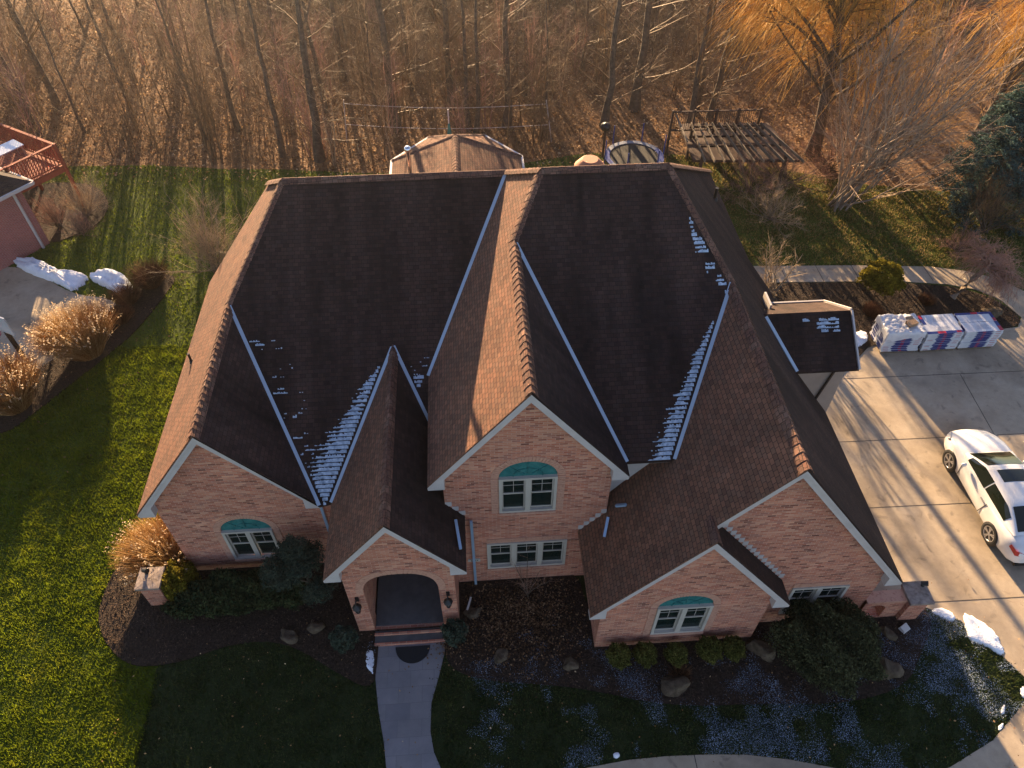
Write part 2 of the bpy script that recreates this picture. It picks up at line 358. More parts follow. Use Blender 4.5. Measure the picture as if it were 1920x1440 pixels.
BED_L = smooth_poly([(-10.95, 11.6), (-11.05, 10.3), (-10.7, 9.5), (-10.02, 8.8), (-9.4, 8.55), (-8.35, 8.62), (-7.3, 9.0), (-6.15, 9.1), (-5.24, 8.8), (-4.2, 8.1), (-3.2, 7.5), (-3.05, 8.2), (-3.1, 11.5), (-8.6, 11.6), (-9.4, 12.9), (-10.3, 12.7)])
BED_C = smooth_poly([(-1.3, 8.9), (-1.2, 8.0), (-.3, 7.6), (1.2, 7.4), (2.4, 7.2), (4.5, 6.6), (7, 6.5), (9.2, 6.35), (10.9, 6.7), (11.6, 7.5), (12.4, 8.4), (12.2, 9), (10.4, 9.3), (7, 9), (2.8, 8.9), (2.6, 11), (-1, 11), (-1.1, 9.5)])
BED_I = smooth_poly([(10.2, 23.0), (12.7, 22.96), (15.58, 22.8), (17.76, 22.63), (19.82, 22.22), (20.93, 21.33), (21.36, 20.3), (20.95, 19.8), (20, 19.75), (15.2, 19.55), (13.6, 18.1), (12.4, 17.0), (10.2, 17.0)])
BED_N = smooth_poly([(-17.2, 17.3), (-16.1, 16.9), (-15.3, 18.1), (-13.7, 20.6), (-13.0, 21.9), (-12.3, 24.3), (-12.2, 25.1), (-13.1, 25.3), (-14.0, 24.0), (-14.6, 22.4), (-15.1, 21.2), (-15.9, 20.2), (-16.6, 19.4), (-18.3, 17.2), (-18.0, 16)])
BED_R = smooth_poly([(-20.5, 29), (-18.3, 27.6), (-17.3, 28.2), (-16.4, 29.2), (-16.6, 31), (-18, 32.5), (-21, 32.5)])
for P in (BED_L, BED_C, BED_I, BED_N, BED_R): sheet('mulch_bed', P, .05, M['mulch'], .06)
DRIVE = [(10.1, 9.0), (12.3, 8.85)] + [(12.46, 8.75), (13.14, 8.36), (13.7, 7.5), (14.1, 6.72), (14.0, 6.35), (13.74, 6.06), (12.46, 5.23), (11.1, 4.7), (9.7, 4.45), (8.22, 4.89), (7.23, 5.14), (6.2, 5.32), (5.29, 5.39), (4.2, 5.42), (3.28, 5.4), (2.2, 5.29), (1.2, 4.95), (0, 4.2), (0, -6), (40, -6), (40, 19.5), (22.5, 19.6), (21.36, 20.3), (20.95, 19.8), (20, 19.7), (15.2, 19.5), (13.6, 18.1), (12.4, 17), (10.1, 17)]
dr = sheet('driveway', DRIVE, .025, M['concrete'], .06)
mb = MB()
for a, b in (((10.2, 17.6), (40, 17.35)), ((10.2, 14.78), (40, 14.45)), ((10.2, 12.17), (40, 11.85)), ((12.35, 8.95), (40, 8.75)), ((17.55, 17.5), (17.05, 8.8)), ((23, 17.5), (22.6, 8.8)), ((4.9, 5.4), (4.9, 2))):
    mb.bar((*a, .026), (*b, .026), .022, .006)
jo = mb.build('expansion_joint', M['joint'], dr)
sheet('path', [(10, 24.25), (12.18, 24.11), (16, 23.9), (19.19, 23.6), (20.6, 23.2), (21.7, 22.6), (22.6, 21.4), (22.9, 19.6), (21.4, 20.2), (21.1, 21.3), (20.9, 21.6), (20.4, 22.05), (19.4, 22.45), (17.76, 22.72), (15.58, 22.88), (12.7, 23.03), (10, 23.06)], .03, M['concrete'], .05)
mb = MB()
for x in (12.9, 14.4, 15.9, 17.4, 18.9): mb.bar((x, 22.7, .031), (x, 24.2, .031), .02, .006)
mb.build('path_joint', M['joint'])['kind'] = 'structure'
WALK = [(-3.14, 8.75), (-3.1, 7.8), (-2.98, 7.0), (-2.80, 6.2), (-2.72, 5.62), (-2.62, 4.8), (-2.5, 4), (-.6, 4), (-1.0, 4.8), (-1.35, 5.45), (-1.55, 5.9), (-1.64, 6.4), (-1.62, 7.1), (-1.42, 7.8), (-1.27, 8.4), (-1.24, 8.75)]
sheet('front_walk', WALK, .03, M['concrete_g'], .06)
NDRIVE = smooth_poly([(-20.5, 26.2), (-19.4, 26.2), (-18.4, 26.0), (-16.2, 24.2), (-14.6, 23.9), (-14.0, 23.2), (-14.5, 21.6), (-15.6, 20.3), (-16.6, 19.6), (-19, 17), (-26, 14), (-30, 20), (-24, 27)])
sheet('neighbour_driveway', NDRIVE, .02, M['concrete'], .05)

# ------------------------------------------------------------------ the house
H = empty('brick_house', (.8, 14, 0), 'large brick house with a steep brown shingle roof, four front gables and an arched porch', 'house')
def part(mb, name, mats, parent=H): return adopt(mb.build(name, mats), parent)
S, SF = 1.306, .662
L = dict(x=-6.579, w=2.325, y=11.123, z=3.519); P_ = dict(x=-2.224, w=1.723, y=8.937, z=3.552)
C = dict(x=1.092, w=2.406, y=10.236, z=5.316); G = dict(x=6.522, w=4.012, y=8.45, z=2.506); B = dict(x=4.978, w=2.508, y=8.051, z=2.506)
for d in (L, P_, C, G, B): d['t'] = d['z'] + S * d['w']
Y1, Z1, Y2, Z2 = 18.511, 8.471, 16.902, 9.502
f1y = lambda z: Y1 - (Z1 - z) / SF
f2y = lambda z: Y2 - (Z2 - z) / SF
hip1 = (L['x'] - L['w'] + (Z1 - L['z']) / S, Y1, Z1); hip2 = (C['x'] - C['w'] + (Z2 - C['z']) / S, Y2, Z2)
hip3 = (G['x'] + G['w'] - (Z2 - G['z']) / S, Y2, Z2); r1e = (C['x'] - C['w'] + (Z1 - C['z']) / S, Y1, Z1)
Lb = (L['x'], f1y(L['t']), L['t']); Pb = (P_['x'], f1y(P_['t']), P_['t']); Cb = (C['x'], f2y(C['t']), C['t']); Gb = (G['x'], f2y(G['t']), G['t'])
Lv = (L['x'] + L['w'], f1y(L['z']), L['z']); Pv = (P_['x'] - P_['w'], f1y(P_['z']), P_['z']); Cv = (C['x'] + C['w'], f2y(C['z']), C['z']); Cl = (C['x'] - C['w'], f1y(C['z']), C['z'])
gx = lambda z: G['x'] - (G['t'] - z) / S
Gv = (gx(C['z']), f2y(C['z']), C['z'])
pr = lambda x: P_['t'] - S * (x - P_['x'])
E_ = .03                                              # shingles run a little past the rake boards
roof = MB(); TH = .07
xl = L['x'] - L['w']; xrake = hip1[0] - (20.3 - Y1) * SF / S; zrake = Z1 - (20.3 - Y1) * SF
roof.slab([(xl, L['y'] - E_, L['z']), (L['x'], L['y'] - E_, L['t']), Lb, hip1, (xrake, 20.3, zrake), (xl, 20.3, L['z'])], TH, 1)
roof.slab([(L['x'], L['y'] - E_, L['t']), (L['x'] + L['w'], L['y'] - E_, L['z']), Lv, Lb], TH)
roof.slab([hip1, Lb, Lv, Pv, Pb, (-1.31, f1y(pr(-1.31)), pr(-1.31)), (-.9, f1y(pr(-.9)), pr(-.9)), (-.9, 14.45, Z1 - SF * (Y1 - 14.45)), r1e], TH)
zr = lambda y: Z1 - SF * (y - Y1)
roof.slab([hip1, r1e, (3.4, 25.2, zr(25.2)), (xrake, 25.2, zr(25.2)), (xrake, 20.3, zrake)], TH)
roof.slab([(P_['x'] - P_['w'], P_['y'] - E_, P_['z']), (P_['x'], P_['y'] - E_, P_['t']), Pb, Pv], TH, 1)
roof.slab([(P_['x'], P_['y'] - E_, P_['t']), (P_['x'] + P_['w'], P_['y'] - E_, P_['z']), (P_['x'] + P_['w'], 10.47, P_['z']), (-.97, 10.47, pr(-.97)), (-.97, f1y(pr(-.97)), pr(-.97)), Pb], TH)
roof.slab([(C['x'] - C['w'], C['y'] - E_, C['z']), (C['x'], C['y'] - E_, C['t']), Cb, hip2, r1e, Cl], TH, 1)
roof.slab([(C['x'], C['y'] - E_, C['t']), (C['x'] + C['w'], C['y'] - E_, C['z']), Cv, Cb], TH)
roof.slab([hip2, Cb, Cv, Gv, Gb, hip3], TH)
zr2 = lambda y: Z2 - SF * (y - Y2)
roof.slab([hip2, hip3, (9.387, Y2 + (Z2 - 4) / SF, 4.0), (3.3, Y2 + (Z2 - 4) / SF, 4.0), r1e], TH)
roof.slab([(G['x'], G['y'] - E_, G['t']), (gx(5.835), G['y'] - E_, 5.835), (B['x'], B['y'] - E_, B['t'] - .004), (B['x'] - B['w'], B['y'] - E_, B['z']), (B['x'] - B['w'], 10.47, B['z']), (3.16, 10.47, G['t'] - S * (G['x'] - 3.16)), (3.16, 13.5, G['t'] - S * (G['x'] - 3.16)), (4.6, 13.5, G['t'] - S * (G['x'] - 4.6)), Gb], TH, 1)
xg = G['x'] + G['w']; ygr = Y2 + (Z2 - 4) / SF
roof.slab([(G['x'], G['y'] - E_, G['t']), (xg, G['y'] - E_, G['z']), (xg, 19.7, G['z']), (9.387, 19.7, 4.0), (9.387, ygr, 4.0), hip3, Gb], TH)
roof.slab([(B['x'], B['y'] - E_, B['t']), (B['x'] + B['w'], B['y'] - E_, B['z']), (B['x'] + B['w'], 8.68, B['z']), (B['x'], 8.68, B['t'])], TH)
ROOF = part(roof, 'roof', [M['shingle'], M['shingle_sun']])
# ridge and hip caps, one overlapping piece after another
caps = MB()
def cap_run(a, b, wl=.15, dl=.12, wr=None, dr=None, step=.21, lift=.05):
    a = Vector(a); b = Vector(b); d = b - a; n = max(1, int(d.length / step)); d.normalize()
    side = d.cross(Vector((0, 0, 1))).normalized(); wr = wr or wl; dr = dr or dl
    for i in range(n):
        p = a.lerp(b, i / n); q = a.lerp(b, (i + 1.12) / n); up0 = lift + random.uniform(-.003, .003); up1 = .03
        def prof(c, u, k): return [c - side * wl * k + Vector((0, 0, u - dl)), c - side * wl * .45 * k + Vector((0, 0, u - dl * .33 + .012)), c + Vector((0, 0, u + .012)), c + side * wr * .45 * k + Vector((0, 0, u - dr * .33 + .012)), c + side * wr * k + Vector((0, 0, u - dr))]
        A = prof(p, up0, 1.06); Bq = prof(q, up1, .98); lo = [v - Vector((0, 0, .03)) for v in A]; mi = random.choice((0, 0, 1))
        for k in range(4):
            caps.face([A[k], A[k + 1], Bq[k + 1], Bq[k]], mi); caps.face([lo[k], lo[k + 1], A[k + 1], A[k]], mi)
fr = lambda d: (d['x'], d['y'] - .05, d['t'])
cap_run(fr(L), Lb, .14, .18); cap_run(Lb, hip1, .15, .13, lift=.036); cap_run(hip1, r1e, .15, .10, lift=.036); cap_run((xrake, 20.3, zrake), hip1, .15, .1)
cap_run(fr(P_), Pb, .13, .17); cap_run(fr(C), Cb, .14, .18); cap_run(Cb, hip2, .15, .13, lift=.036); cap_run(hip2, hip3, .15, .10, lift=.036); cap_run(r1e, hip2, .15, .1)
cap_run(fr(G), Gb, .15, .18); cap_run(Gb, hip3, .15, .13, lift=.036); cap_run((9.387, ygr, 4.0), hip3, .15, .1); cap_run(fr(B), (B['x'], 8.62, B['t']), .13, .17)
part(caps, 'ridge_cap', [M['shingle_l'], M['shingle_t']], H)
# walls
def wall_xz(mb, outline, holes, y, depth=.12):
    loops = [[Vector((x, y, z)) for x, z in outline]] + [[Vector((x, y, z)) for x, z in h] for h in holes]
    flat = [v for lp in loops for v in lp]
    proj = [[Vector((v.x, v.z, 0)) for v in lp] for lp in loops]
    for t in tessellate_polygon(proj):
        a, b, c = [flat[i] for i in t]
        if (b - a).cross(c - a).y > 0: t = t[::-1]
        mb.face([flat[i] for i in t])
    for lp in loops[1:]:
        n = len(lp)
        for i in range(n):
            a, b = lp[i], lp[(i + 1) % n]; o = Vector((0, depth, 0)); mb.face([a, b, b + o, a + o])
OH, OR = .341, .23
def arch_pts(xc, hw, z, h, n=14, p=2.0, a0=0.0):
    return [(xc + hw * math.copysign(abs(math.cos(t)) ** (2 / p), math.cos(t)), z + h * abs(math.sin(t)) ** (2 / p)) for t in [math.pi * i / n for i in range(n + 1)]]
def hole(x0, x1, z0, z1, top=None):
    h = [(x0, z0), (x1, z0)]
    if top is None: return h + [(x1, z1), (x0, z1)]
    return h + arch_pts((x0 + x1) / 2, (x1 - x0) / 2, z1, top - z1)
def gable(d, y, x0, x1, zt, lo=0.0):
    zz = lambda x: d['t'] - S * abs(x - d['x']) - .1
    return [(x0, lo), (x1, lo), (x1, zz(x1)), (d['x'], d['t'] - .1), (x0, zz(x0))]
WL, WC, WB, WG, WP = L['y'] + OR, C['y'] + OR, B['y'] + OR, G['y'] + OR, P_['y'] + OR
wl_, wc_, wb_, wg_, wp_ = MB(), MB(), MB(), MB(), MB()
lx0, lx1 = L['x'] - L['w'] + OH, L['x'] + L['w'] - .02
zz = lambda x: L['t'] - S * abs(x - L['x']) - .1
wall_xz(wl_, [(lx0, 0), (-.98, 0), (-.98, 3.45), (lx1, 3.45), (L['x'], L['t'] - .1), (lx0, zz(lx0))], [hole(-7.22, -5.85, .62, 2.08, 2.66)], WL)
wl_.face([(lx0, 20, 0), (lx0, WL, 0), (lx0, WL, zz(lx0)), (lx0, 20, zz(lx0))])
cx0, cx1 = C['x'] - C['w'] + OH, C['x'] + C['w'] - OH
wall_xz(wc_, gable(C, WC, cx0, cx1, 0), [hole(.38, 1.81, 3.66, 5.13, 5.74), hole(.02, 2.2, .82, 2.14)], WC)
for x, s in ((cx0, -1), (cx1, 1)):
    q = [(x, WC, 0), (x, 14, 0), (x, 14, 5.4), (x, WC, 5.4)]; wc_.face(q if s > 0 else q[::-1])
bx0, bx1 = B['x'] - B['w'] + OH, B['x'] + B['w'] - OH
wall_xz(wb_, gable(B, WB, bx0, bx1, 0), [hole(4.24, 5.66, .75, 2.24, 2.78)], WB)
for x, y1, s in ((bx0, WC, -1), (bx1, WG, 1)):
    q = [(x, WB, 0), (x, y1, 0), (x, y1, 2.75), (x, WB, 2.75)]; wb_.face(q if s > 0 else q[::-1])
gx1 = G['x'] + G['w'] - OH
zg = lambda x: G['t'] - S * abs(x - G['x']) - .1
wall_xz(wg_, [(5.0, 0), (gx1, 0), (gx1, zg(gx1)), (G['x'], G['t'] - .1), (5.0, zg(5.0))], [hole(7.88, 9.39, .62, 2.06)], WG)
wg_.face([(gx1, WG, 0), (gx1, 19.4, 0), (gx1, 19.4, zg(gx1)), (gx1, WG, zg(gx1))])
px0, px1 = P_['x'] - P_['w'] + OH, P_['x'] + P_['w'] - OH
wall_xz(wp_, gable(P_, WP, px0, px1, 0), [[(-3.17, 0.1), (-1.27, 0.1)] + arch_pts(-2.22, .95, 2.2, .95, 18, 2.5)], WP, .42)
for x, s, t in ((px0, -1, .3), (px1, 1, .3)):
    q = [(x, WP, 0), (x, WL, 0), (x, WL, 3.75), (x, WP, 3.75)]; wp_.face(q if s > 0 else q[::-1])
for m_, nm in ((wl_, 'wall'), (wc_, 'wall'), (wb_, 'wall'), (wg_, 'wall'), (wp_, 'porch_wall')): part(m_, nm, M['brick'])
mb = MB()                                              # inside of the porch: ceiling, side walls, back wall
for x, s in ((-3.2, 1), (-1.24, -1)):
    q = [(x, WP + .42, .1), (x, WL - .01, .1), (x, WL - .01, 3.3), (x, WP + .42, 3.3)]; mb.face(q if s > 0 else q[::-1])
mb.face([(-3.2, WL - .01, .1), (-1.24, WL - .01, .1), (-1.24, WL - .01, 3.3), (-3.2, WL - .01, 3.3)]); mb.face([(-3.2, WP + .42, 3.3), (-1.24, WP + .42, 3.3), (-1.24, WL, 3.3), (-3.2, WL, 3.3)][::-1])
part(mb, 'porch_lining', M['brick'])
mb = MB(); mb.box((-2.22, WL - .05, 1.25), (1.0, .06, 2.2)); part(mb, 'front_door', M['wood_d'])
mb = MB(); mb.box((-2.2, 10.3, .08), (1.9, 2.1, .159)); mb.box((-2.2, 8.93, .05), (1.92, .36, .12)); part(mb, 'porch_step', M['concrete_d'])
mb = MB(); mb.box((-2.2, 8.99, .115), (1.93, .06, .13)); mb.box((-2.2, 8.735, .075), (1.93, .06, .09)); part(mb, 'step_nosing', M['brick'])
mb = MB()                                              # boarded wall under the short eave
mb.face([(cx1, 10.95, 2), (5.2, 10.95, 2), (5.2, 10.95, 5.3), (cx1, 10.95, 5.3)]); mb.box((4.0, 10.8, 5.2), (1.6, .34, .06)); part(mb, 'siding', M['white'])
# rake boards with their boxed returns
def rake(d, left=True, right=True, lcut=None):
    mb = MB(); tv = .30
    def side(sg):
        X = lambda x: d['x'] + sg * x
        wE = d['w'] if lcut is None or sg > 0 else lcut
        xi = wE - OH - .06; z = lambda x: d['t'] - S * x - .05
        full = lcut is None or sg > 0
        def ext(poly, y0, y1):
            A = [Vector((X(x), y0, zz)) for x, zz in poly]; Bq = [Vector((X(x), y1, zz)) for x, zz in poly]; n = len(A)
            if sg < 0: A = A[::-1]; Bq = Bq[::-1]
            mb.face(A[::-1]); mb.face(Bq)
            for i in range(n): j = (i + 1) % n; mb.face([A[i], A[j], Bq[j], Bq[i]])
        if full: poly = [(0, z(0)), (wE, z(wE)), (wE, d['z'] - .22), (xi, d['z'] - .22), (xi, z(xi) - tv), (0, z(0) - tv)]
        else: poly = [(0, z(0)), (wE, z(wE)), (wE, z(wE) - tv), (0, z(0) - tv)]
        ext(poly, d['y'], d['y'] + OR - .004)
        ext([(0, z(0) + .01), (wE, z(wE) + .01), (wE, z(wE) - .11), (0, z(0) - .11)], d['y'] - .028, d['y'] - .001)
    if left: side(-1)
    if right: side(1)
    part(mb, 'rake_board', M['white'])
rake(L); rake(P_); rake(C); rake(B); rake(G, lcut=(G['t'] - 5.835) / S + .05)
# gutters
def gutter(a, b, out):
    gut = MB(); a = Vector(a); b = Vector(b); o = Vector(out)
    for off, wd, h, dz in ((.065, .13, .015, -.10), (.128, .014, .11, -.05), (.004, .014, .10, -.055)):
        gut.bar(a + o * off + Vector((0, 0, dz)), b + o * off + Vector((0, 0, dz)), wd, h)
    for p in (a, b): gut.box(p + o * .066 + Vector((0, 0, -.052)), (.012 if abs(o.y) > .5 else .14, .14 if abs(o.y) < .5 and False else (.14 if abs(o.y) > .5 else .012), .112))
    n = max(1, int((b - a).length / 1.3))
    for i in range(n): p = a.lerp(b, (i + .5) / n) + o * .066; gut.box(p + Vector((0, 0, .005)), (.13 if abs(o.x) > .5 else .03, .03 if abs(o.x) > .5 else .13, .012))
gutter((xl, 11.1, 3.5), (xl, 20.3, 3.5), (-1, 0, 0))
gutter((P_['x'] - P_['w'], 8.92, 3.53), (P_['x'] - P_['w'], 11.05, 3.53), (-1, 0, 0)); gutter((P_['x'] + P_['w'], 8.92, 3.53), (P_['x'] + P_['w'], 10.44, 3.53), (1, 0, 0))
gutter((-4.75, 11.02, 3.46), (-3.98, 11.02, 3.46), (0, -1, 0))
gutter((C['x'] - C['w'], 10.22, 5.3), (C['x'] - C['w'], 13.66, 5.3), (-1, 0, 0)); gutter((C['x'] + C['w'], 10.22, 5.3), (C['x'] + C['w'], 10.6, 5.3), (1, 0, 0))
gutter((3.62, 10.58, 5.3), (4.7, 10.58, 5.3), (0, -1, 0))
gutter((2.47, 8.03, 2.49), (2.47, 10.44, 2.49), (-1, 0, 0)); gutter((7.486, 8.03, 2.49), (7.486, 8.66, 2.49), (1, 0, 0))
gutter((xg, 8.43, 2.49), (xg, 19.7, 2.49), (1, 0, 0)); gutter((9.387, 19.75, 3.98), (9.387, 25.2, 3.98), (1, 0, 0))
for a, b in ((Lb, Lv), (Pb, Pv), (Pb, (-1.33, f1y(pr(-1.33)), pr(-1.33))), (r1e, Cl), (Cb, Cv), (Gb, Gv)):
    fl = MB(); a = Vector(a); b = Vector(b); a = a.lerp(b, .015); fl.bar(a + Vector((0, 0, .045)), b + Vector((0, 0, .035)), .095, .016); part(fl, 'valley_flashing', M['flash'])
def steps(x0, z0, x1, z1, y):
    st = MB()
    n = max(2, int(abs(x1 - x0) / .13)); dx = (x1 - x0) / n
    for i in range(n):
        x = x0 + dx * (i + .5); z = z0 + (z1 - z0) * (i + .5) / n; st.box((x, y - .007, z + .07), (abs(dx) * 1.0, .012, .17))
    part(st, 'step_flashing', M['white'])
steps(-.97, 4.17, -.48, 3.53, WC); steps(2.47, 2.53, 3.16, 3.42, WC); steps(5.07, 5.72, 7.46, 2.6, WG)
for a, b in (((-.72, 10.1, 3.97), (-.62, 9.35, 3.84)), ((3.15, 10.2, 3.52), (3.0, 9.75, 3.33)), ((3.35, 10.35, 3.80), (3.55, 10.2, 4.05)), ((-.35, 10.38, 3.4), (-.35, 10.38, 0)), ((-4.3, 11.25, 3.4), (-4.3, 11.25, 0))):
    ds = MB(); ds.bar(a, b, .07, .06); part(ds, 'downspout', M['gutter'])
# roof penetrations
def vent(name, x, y, z, r, h, mat, n=10): m_ = MB(); m_.tube([(x, y, z - .1), (x, y, z + h)], r, n); m_.lathe((x, y, z + .02), [(r * 2, -.05), (r * 1.5, .05), (r, .06)], n); return part(m_, name, mat, ROOF)
vent('vent_pipe', -8.2, 15.6, L['z'] + S * (.7), .035, .34, M['black']); vent('vent_pipe', 8.3, 21.2, 5.42, .06, .45, M['black'])
m_ = MB(); m_.tube([(-1.62, 18.9, 8.0), (-1.62, 18.9, 9.0)], .062, 12); m_.lathe((-1.62, 18.9, 9.0), [(.06, -.03), (.1, -.01), (.11, .05), (.085, .1), (.03, .13), (.0, .135)], 12); m_.lathe((-1.62, 18.9, 8.12), [(.16, 0), (.1, .06), (.062, .08)], 12)
part(m_, 'chrome_flue', plain('chrome', (.75, .75, .78), .15, 1.0), ROOF)
m_ = MB(); m_.lathe((3.45, 18.6, 8.36), [(.26, -.9), (.26, .02), (.44, .05), (.44, .13), (.27, .32), (.22, .35)], 20); part(m_, 'chimney_cap', M['terracotta'], ROOF)
# ---- windows
def window(x0, x1, z0, z1, y, n=2, top=None, blind=True):
    xc = (x0 + x1) / 2; fr_ = MB(); f = .075; mul = .13; yf = y - .012
    fr_.bar((x0, yf, z0 + f / 2), (x1, yf, z0 + f / 2), .09, f); fr_.bar((x0, yf, z1 - f / 2), (x1, yf, z1 - f / 2), .09, f)
    for x in (x0 + f / 2, x1 - f / 2): fr_.box((x, yf, (z0 + z1) / 2), (f, .09, z1 - z0 - 2 * f))
    wd = (x1 - x0 - 2 * f - (n - 1) * mul) / n; panes = []
    for i in range(n):
        a = x0 + f + i * (wd + mul); b = a + wd
        if i < n - 1: fr_.box((b + mul / 2, yf + .002, (z0 + z1) / 2), (mul, .085, z1 - z0 - 2 * f))
        zm = (z0 + z1) / 2; s = .035
        for (p, q, yy) in ((z0 + f, zm, y + .05), (zm, z1 - f, y + .03)):
            for (u, v, w2, h2) in (((a + b) / 2, p + s / 2, b - a, s), ((a + b) / 2, q - s / 2, b - a, s), (a + s / 2, (p + q) / 2, s, q - p - 2 * s), (b - s / 2, (p + q) / 2, s, q - p - 2 * s)): fr_.box((u, yy, v), (w2, .03, h2))
        fr_.box(((a + b) / 2, y + .034, (zm + z1 - f) / 2), (.012, .012, z1 - f - zm - 2 * s)); fr_.box(((a + b) / 2, y + .034, (zm + z1 - f) / 2 + .03), (wd - 2 * s, .012, .012))
        panes.append((a, b))
    W = part(fr_, 'window', M['frame'])
    for a, b in panes:
        g_ = MB(); g_.box(((a + b) / 2, y + .06, (z0 + z1) / 2), (b - a, .012, z1 - z0 - 2 * f)); part(g_, 'pane', M['pane'], W)
        if blind: k_ = MB(); k_.face([(a, y + .085, z0 + f), (b, y + .085, z0 + f), (b, y + .085, z1 - f), (a, y + .085, z1 - f)]); part(k_, 'blind', M['blind'], W)
    s_ = MB(); s_.box((xc, y - .03, z0 - .035), (x1 - x0 + .02, .12, .07)); part(s_, 'sill', M['soldier'], W)
    hw = (x1 - x0) / 2; ring = MB()
    if top is not None:
        h = top - z1; t_ = MB(); A = arch_pts(xc, hw, z1, h, 20); t_.face([(x, y + .03, z) for x, z in A])
        for t in (.25, .5, .75):
            q = math.pi * t; t_.bar((xc + .12 * math.cos(q), y + .022, z1 + .1 * math.sin(q)), (xc + hw * .97 * math.cos(q), y + .022, z1 + h * .97 * math.sin(q)), .02, .025)
        for i in range(10):
            q0, q1 = math.pi * i / 10, math.pi * (i + 1) / 10; t_.bar((xc + hw * .5 * math.cos(q0), y + .022, z1 + h * .5 * math.sin(q0)), (xc + hw * .5 * math.cos(q1), y + .022, z1 + h * .5 * math.sin(q1)), .02, .025)
        part(t_, 'arch_panel', M['teal'], W)
        N = 30; q = lambda i, k: (xc + (hw + k) * math.cos(math.pi * i / N), z1 + (h + k) * math.sin(math.pi * i / N))
        for i in range(N):
            a, b = i + .07, i + .93; c4 = [q(a, .005), q(b, .005), q(b, .19), q(a, .19)]
            F = [Vector((x, y - .014, z)) for x, z in c4]; K = [v + Vector((0, .03, 0)) for v in F]
            ring.face(F[::-1])
            for e in range(4): ring.face([F[e], F[(e + 1) % 4], K[(e + 1) % 4], K[e]])
        for sx in (-1, 1):                             # raised brick strip down each side
            zq = z1 - .02
            while zq > z0 - .05: ring.box((xc + sx * (hw + .1), y - .006, zq - .033), (.19, .03, .062)); zq -= .075
    else:
        k = int((x1 - x0) / .075)
        for i in range(k): ring.box((x0 + (i + .5) * (x1 - x0) / k, y - .008, z1 + .1), ((x1 - x0) / k - .012, .03, .19))
    part(ring, 'brick_arch', M['soldier'], W)
window(-7.22, -5.85, .62, 2.08, WL, 2, 2.66); window(.38, 1.81, 3.66, 5.13, WC, 2, 5.74); window(.02, 2.2, .82, 2.14, WC, 3)
window(4.24, 5.66, .75, 2.24, WB, 2, 2.78); window(7.88, 9.39, .62, 2.06, WG, 2)
ring = MB(); A = arch_pts(-2.22, .95, 2.2, .95, 34, 2.5); O = arch_pts(-2.22, 1.16, 2.2, 1.16, 34, 2.5)
for i in range(34):
    c4 = [A[i], A[i + 1], O[i + 1], O[i]]; cx = sum(p[0] for p in c4) / 4; cz = sum(p[1] for p in c4) / 4
    c4 = [(cx + (x - cx) * .88, cz + (z - cz) * .94) for x, z in c4]
    F = [Vector((x, WP - .014, z)) for x, z in c4]; K = [v + Vector((0, .03, 0)) for v in F]; ring.face(F[::-1])
    for e in range(4): ring.face([F[e], F[(e + 1) % 4], K[(e + 1) % 4], K[e]])
part(ring, 'porch_arch', M['soldier'])
# small gabled bump on the driveway side
bx = MB(); zb, zt, y0, y1, ym, xR = 4.6, 5.55, 13.88, 16.75, 15.31, 10.78
grx = lambda z: G['x'] + (G['t'] - z) / S
bx.slab([(grx(zb) - .05, y0, zb), (xR, y0, zb), (xR, ym, zt), (grx(zt) - .05, ym, zt)], .07); bx.slab([(grx(zt) - .05, ym, zt), (xR, ym, zt), (xR, y1, zb), (grx(zb) - .05, y1, zb)], .07)
part(bx, 'bump_roof', M['shingle'])
bx = MB()
for q in ([(8.6, y0 + .22, 0), (xR - .22, y0 + .22, 0), (xR - .22, y0 + .22, 4.6), (8.6, y0 + .22, 4.6)], [(xR - .22, y0 + .22, 0), (xR - .22, y1 - .22, 0), (xR - .22, y1 - .22, 4.6), (xR - .22, ym, 5.42), (xR - .22, y0 + .22, 4.6)]): bx.face(q)
part(bx, 'bump_wall', M['siding'])
bx = MB(); bx.bar((xR - .02, y0, zb - .02), (xR - .02, ym, zt - .02), .05, .16); bx.bar((xR - .02, ym, zt - .02), (xR - .02, y1, zb - .02), .05, .16); bx.bar((8.78, y1 + .02, zb - .02), (xR, y1 + .02, zb - .02), .05, .14); bx.box((8.72, 16.3, 5.1), (.06, .6, .3)); part(bx, 'rake_board', M['white'])
gutter((8.95, y0, 4.58), (xR, y0, 4.58), (0, -1, 0))
fl = MB(); fl.bar((grx(zt) + .04, ym - .1, zt + .0), (grx(zb) + .04, y0, zb + .04), .1, .03); part(fl, 'valley_flashing', M['flash'])
ds = MB(); ds.bar((10.2, y0 + .17, 4.45), (9.9, y0 + .17, 2.6), .05, .05); part(ds, 'downspout', M['black'])
# sunroom at the back
sr = MB(); z0, za = 3.2, 4.66; LC, RC, BL, BR, AP = (-3.11, 28.1), (2.29, 28.1), (-1.57, 29.9), (.78, 29.9), (-.41, 27.36)
def tri(*p): sr.slab(p, .06)
ap = (*AP, za)
tri((LC[0], 24, z0), (LC[0], 28.1, z0), ap, (AP[0], 24, za)); tri((RC[0], 24, z0), (AP[0], 24, za), ap, (RC[0], 28.1, z0))
tri((*LC, z0), (*BL, z0), ap); tri((*BL, z0), (*BR, z0), ap); tri((*BR, z0), (*RC, z0), ap)
part(sr, 'sunroom_roof', M['shingle_sun'])
caps = MB()
for q in (LC, RC, BL, BR): cap_run((*q, z0), ap, .12, .07)
cap_run((AP[0], 24, za), ap, .15, .12); part(caps, 'ridge_cap', [M['shingle_t'], M['shingle_l']])
sr = MB(); Q = [(LC[0] + .2, 24), (LC[0] + .2, 28), (-1.5, 29.7), (.7, 29.7), (RC[0] - .2, 28), (RC[0] - .2, 24)]
